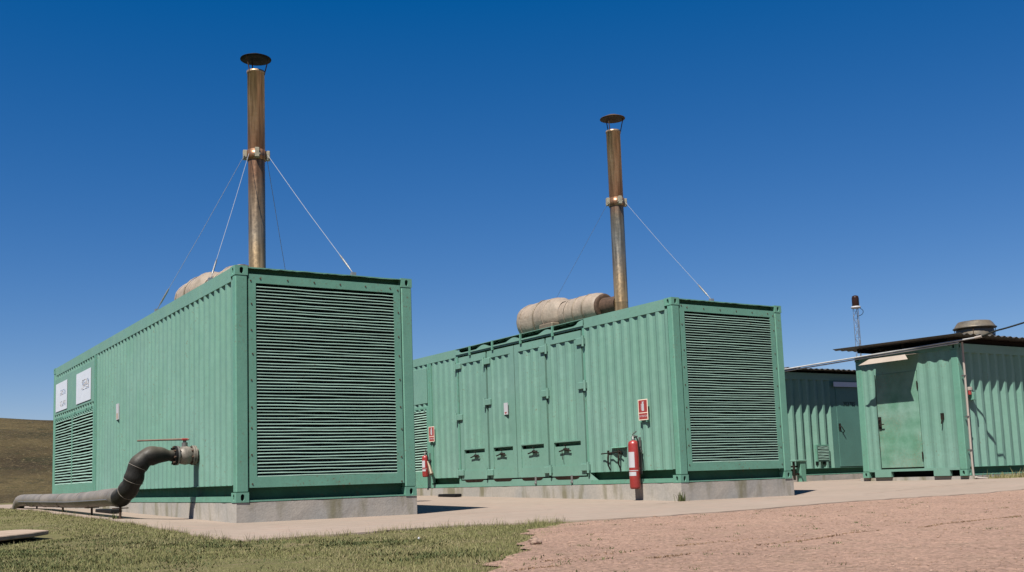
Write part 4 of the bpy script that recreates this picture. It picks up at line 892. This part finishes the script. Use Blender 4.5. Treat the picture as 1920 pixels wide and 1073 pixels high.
# ------------------------------------------------------------------ grass, weeds, pebbles
CAM = np.array([-4.1862, -12.4404])
def blades(name, x, y, z, h_, wd, m, lean=.5, kind='stuff'):
    n = len(x); a = rng.uniform(0, 2*PI, n); ca, sa = np.cos(a), np.sin(a); la = rng.uniform(0, 2*PI, n); ln = h_*rng.uniform(.05, lean, n); dx, dy = np.cos(la)*ln, np.sin(la)*ln
    V = np.zeros((n, 5, 3))
    V[:, 0] = np.stack([x-ca*wd, y-sa*wd, z], -1); V[:, 1] = np.stack([x+ca*wd, y+sa*wd, z], -1)
    V[:, 2] = np.stack([x+ca*wd*.8+dx*.35, y+sa*wd*.8+dy*.35, z+h_*.55], -1); V[:, 3] = np.stack([x-ca*wd*.8+dx*.35, y-sa*wd*.8+dy*.35, z+h_*.55], -1)
    V[:, 4] = np.stack([x+dx, y+dy, z+h_], -1); V = V.reshape(-1, 3)
    me = bpy.data.meshes.new(name); b = np.arange(n)*5
    me.vertices.add(n*5); me.vertices.foreach_set('co', V.ravel())
    li = np.stack([b, b+1, b+2, b+3, b+3, b+2, b+4], -1).ravel(); me.loops.add(len(li)); me.loops.foreach_set('vertex_index', li)
    me.polygons.add(2*n); st = np.stack([np.arange(n)*7, np.arange(n)*7+4], -1).ravel(); me.polygons.foreach_set('loop_start', st)
    me.update(calc_edges=True); me.validate(); me.materials.append(m); o = bpy.data.objects.new(name, me); C.objects.link(o)
    return tag(o, kind=kind)
def noise2(x, y, s): return np.sin(x*s+1.3*np.sin(y*s*.7))*np.sin(y*s*1.1+1.7*np.sin(x*s*.6))
def is_grass(x, y, fz=.0):
    pad = (y > padfront(x)+fz) & (x > padleft(y)-fz); soil = (x > soilx(np.minimum(y, -3.9))+fz*2) & (y < 0) & (y <= padfront(np.maximum(x, -1.3))+.5)
    slab = (np.abs(x+2.75) < .62) & (np.abs(y+1.65) < 1.1) & (np.abs((y+1.65)-(x+2.8)*1.0) < .62)
    return ~pad & ~soil & ~slab
N_ = 760000
r_ = np.exp(rng.uniform(math.log(3.6), math.log(46), N_)); a_ = np.radians(rng.uniform(-4, 62, N_)); x = CAM[0]+r_*np.sin(a_); y = CAM[1]+r_*np.cos(a_)
fz = rng.normal(0, .05, N_); k = is_grass(x, y, fz) & (rng.random(N_) < .55+.45*noise2(x, y, 2.3)+.5*(noise2(x, y, .9) > -.2)); x, y, r_ = x[k], y[k], r_[k]; n = len(x)
hgt_ = rng.gamma(5, .0027, n)*(1+.35*noise2(x, y, 1.6)); wd = .0012*np.clip(r_/5, 1, 5)
blades('grass', x, y, hh(x, y)-.012, np.clip(hgt_, .008, .09), wd, M['grass'], .9)
# darker low weeds and a few taller dry stalks among the grass
cs = [(-1.9, -3.4, .5), (-2.2, -2.2, .4), (-1.6, -4.6, .45), (-3.2, -4.9, .6), (-2.6, -6.2, .5), (-3.4, -5.9, .4), (-.8, -5.4, .35), (-1.2, -6.9, .3), (-2.9, -3.9, .4)]
gx = np.concatenate([rng.normal(a, c*.6, 1500) for a, b, c in cs]); gy = np.concatenate([rng.normal(b, c, 1500) for a, b, c in cs]); k = is_grass(gx, gy, .05) & (noise2(gx, gy, 7) > -.2); gx, gy = gx[k], gy[k]
blades('ground_weeds', gx, gy, hh(gx, gy)-.008, rng.uniform(.010, .024, len(gx)), np.full(len(gx), .0038), M['weed'], 1.8)
gx = rng.uniform(-4.5, 1.4, 900); gy = rng.uniform(-9, 6, 900); k = is_grass(gx, gy, .05); gx, gy = gx[k], gy[k]
blades('dry_stalks', gx, gy, hh(gx, gy)-.008, rng.uniform(.02, .055, len(gx)), np.full(len(gx), .0010), M['stalk'], .5)
# ragged taller tufts along the pad edge
xs_ = rng.uniform(-1.3, 1.9, 1500); ys_ = padfront(xs_)-np.abs(rng.normal(0, .09, 1500)); kk = noise2(xs_, ys_, 5) > -.3
x2 = np.concatenate([xs_[kk], padleft(rng.uniform(-4, 8, 900))-np.abs(rng.normal(0, .08, 900))]); 
yy2 = rng.uniform(-4, 8, 900); x2 = np.concatenate([xs_[kk], padleft(yy2)-np.abs(rng.normal(0, .08, 900))]); y2 = np.concatenate([ys_[kk], yy2])
for cx_, cy_ in ((1.33, -4.36), (1.9, -3.9), (1.62, -4.0), (-1.28, -3.0), (-1.2, -1.2), (1.5, -4.2)):
    x2 = np.concatenate([x2, rng.normal(cx_, .05, 70)]); y2 = np.concatenate([y2, rng.normal(cy_, .05, 70)])
h2 = rng.gamma(4, .010, len(x2)); blades('edge_grass', x2, y2, hh(x2, y2)-.01, np.clip(h2, .015, .13), np.full(len(x2), .0015), M['grass'], .6)
# low scattered sprouts in the dirt
cx_ = rng.uniform(0, 1, 420); cy_ = rng.uniform(0, 1, 420); rr_ = np.exp(rng.uniform(math.log(4.5), math.log(22), 420)); aa = np.radians(rng.uniform(18, 64, 420))
px_, py_ = CAM[0]+rr_*np.sin(aa), CAM[1]+rr_*np.cos(aa); k = (px_ > soilx(np.minimum(py_, -3.9))+.05) & (py_ < padfront(px_)-.02) & (rng.random(420) < .75); px_, py_ = px_[k][:90], py_[k][:90]
bx = np.concatenate([rng.normal(a, .03, 16) for a in px_]); by = np.concatenate([rng.normal(b, .03, 16) for b in py_])
blades('sprouts', bx, by, hh(bx, by)-.003, rng.uniform(.003, .018, len(bx)), np.full(len(bx), .0028), M['weed'], 1.4)
# debris and weeds along the two shallow cracks in the dirt
def crack(pts, n, sp):
    p = np.array(pts); t = np.sort(rng.uniform(0, len(p)-1.001, n)); i = t.astype(int); f_ = t-i; q = p[i]*(1-f_)[:, None]+p[i+1]*f_[:, None]
    g = noise2(q[:, 0], q[:, 1], 3.1) > -.55; q = q[g]
    return q[:, 0]+rng.normal(0, sp, len(q)), q[:, 1]+rng.normal(0, sp, len(q))+.03*np.sin(q[:, 0]*5)
T1 = [(-1.45, -8.2), (-.9, -8.22), (-.24, -8.14), (.45, -8.02), (1.56, -7.72), (2.37, -7.66), (3.34, -7.47), (3.95, -7.43), (6.5, -7.2)]
T2 = [(-1.2, -7.98), (-.21, -7.67), (.23, -7.64), (.97, -7.53)]
qx, qy = crack(T1, 1500, .012); rx, ry = crack(T2, 260, .010)
qx = np.concatenate([qx, rx]); qy = np.concatenate([qy, ry]); blades('crack_weeds', qx, qy, hh(qx, qy)-.002, rng.uniform(.003, .012, len(qx)), np.full(len(qx), .004), mat('dry_brown_litter', (.16, .10, .06), .9, var=.2), 2.0)
def crackgeo(pts, wd_):
    mb = MB(); sp = smooth_path([(a, b, 0) for a, b in pts], 26); vs = []
    for i, p in enumerate(sp):
        w_ = wd_*max(0, .5+mnoise.noise(Vector((p.x*4, 0, wd_)))*1.6); jy = .02*mnoise.noise(Vector((p.x*6, 3, 0)))
        z_ = float(hh(p.x, p.y))+.008; vs += [(p.x, p.y-w_+jy, z_), (p.x, p.y+jy, z_+.001), (p.x, p.y+w_+jy, z_)]
    mb.add(vs, [f for i in range(len(sp)-1) for f in ((3*i, 3*i+3, 3*i+4, 3*i+1), (3*i+1, 3*i+4, 3*i+5, 3*i+2))]); return mb
for pts_ in ([(5.9, -.75), (6.6, -.5), (7.6, -.42), (8.9, -.30), (9.9, .1)], [(2.6, -.5), (3.2, -.9), (3.9, -1.0)], [(9.8, -1.2), (11.5, -1.0), (13.2, -1.3)]):
    tag(crackgeo(pts_, .010).build('pad_crack', M['grime2'], recalc=False), kind='structure')
# pebbles
def pebbles(name, n, rmin, rmax, smin, smax, m):
    r2 = np.exp(rng.uniform(math.log(rmin), math.log(rmax), n)); a2 = np.radians(rng.uniform(18, 66, n)); x, y = CAM[0]+r2*np.sin(a2), CAM[1]+r2*np.cos(a2)
    k = (x > soilx(np.minimum(y, -3.9))) & (y < padfront(x)-.02); x, y, r2 = x[k], y[k], r2[k]; n = len(x); s_ = rng.uniform(smin, smax, n)*rng.uniform(.5, 1, n)*np.clip(r2/8, .8, 1.6)
    base = np.array([(1, 0, 0), (-1, 0, 0), (0, 1, 0), (0, -1, 0), (0, 0, 1), (0, 0, -1)], float); F_ = np.array([(0, 2, 4), (2, 1, 4), (1, 3, 4), (3, 0, 4), (2, 0, 5), (1, 2, 5), (3, 1, 5), (0, 3, 5)])
    V = base[None]*s_[:, None, None]*rng.uniform(.6, 1.4, (n, 6, 1)); V[:, :, 2] *= .6; an = rng.uniform(0, 2*PI, n); ca, sa = np.cos(an), np.sin(an)
    vx = V[:, :, 0]*ca[:, None]-V[:, :, 1]*sa[:, None]; vy = V[:, :, 0]*sa[:, None]+V[:, :, 1]*ca[:, None]; V[:, :, 0] = vx+x[:, None]; V[:, :, 1] = vy+y[:, None]; V[:, :, 2] += hh(x, y)[:, None]+.001
    me = bpy.data.meshes.new(name); me.vertices.add(n*6); me.vertices.foreach_set('co', V.ravel()); f_ = (F_[None]+np.arange(n)[:, None, None]*6).reshape(-1)
    me.loops.add(len(f_)); me.loops.foreach_set('vertex_index', f_); me.polygons.add(n*8); me.polygons.foreach_set('loop_start', np.arange(n*8)*3); me.update(calc_edges=True); me.validate()
    me.materials.append(m); o = bpy.data.objects.new(name, me); C.objects.link(o); return tag(o, kind='stuff')
def island(name, cols):
    m = blade_mat(name, cols); return m
pebbles('gravel', 34000, 4, 30, .0015, .0075, island('mixed_gravel', [(.13, .08, .055), (.22, .145, .10), (.25, .165, .12), (.30, .22, .17)]))
pebbles('loose_stones', 900, 4, 26, .007, .017, bpy.data.materials['mixed_gravel'])
# weeds by the plinth corner and along the right hut
def weed(loc, n, hgt_, label, group=None):
    x = rng.normal(0, .035, n); y = rng.normal(0, .03, n); o = blades('weed', x, y, np.zeros(n)-.005, rng.uniform(.3, 1, n)*hgt_, np.full(n, .005), M['weed'], .6, kind=None); o.location = loc
    return tag(o, label, 'weed', group)
weed((6.93, -.14, float(hh(6.93, -.14))+.006), 60, .17, 'lone weed sprouting at the plinth corner below the container casting')
weed((-.95, -2.0+4.0, float(hh(-.95, 2.0))+.006), 24, .10, 'small weed on the pad edge next to the hose bend')
x = rng.uniform(14.9, 20, 2600); y = rng.normal(-.12, .12, 2600); blades('grass_strip', x, y, hh(x, y)+.0, rng.gamma(3, .022, 2600), np.full(2600, .006), M['grass'], .6)
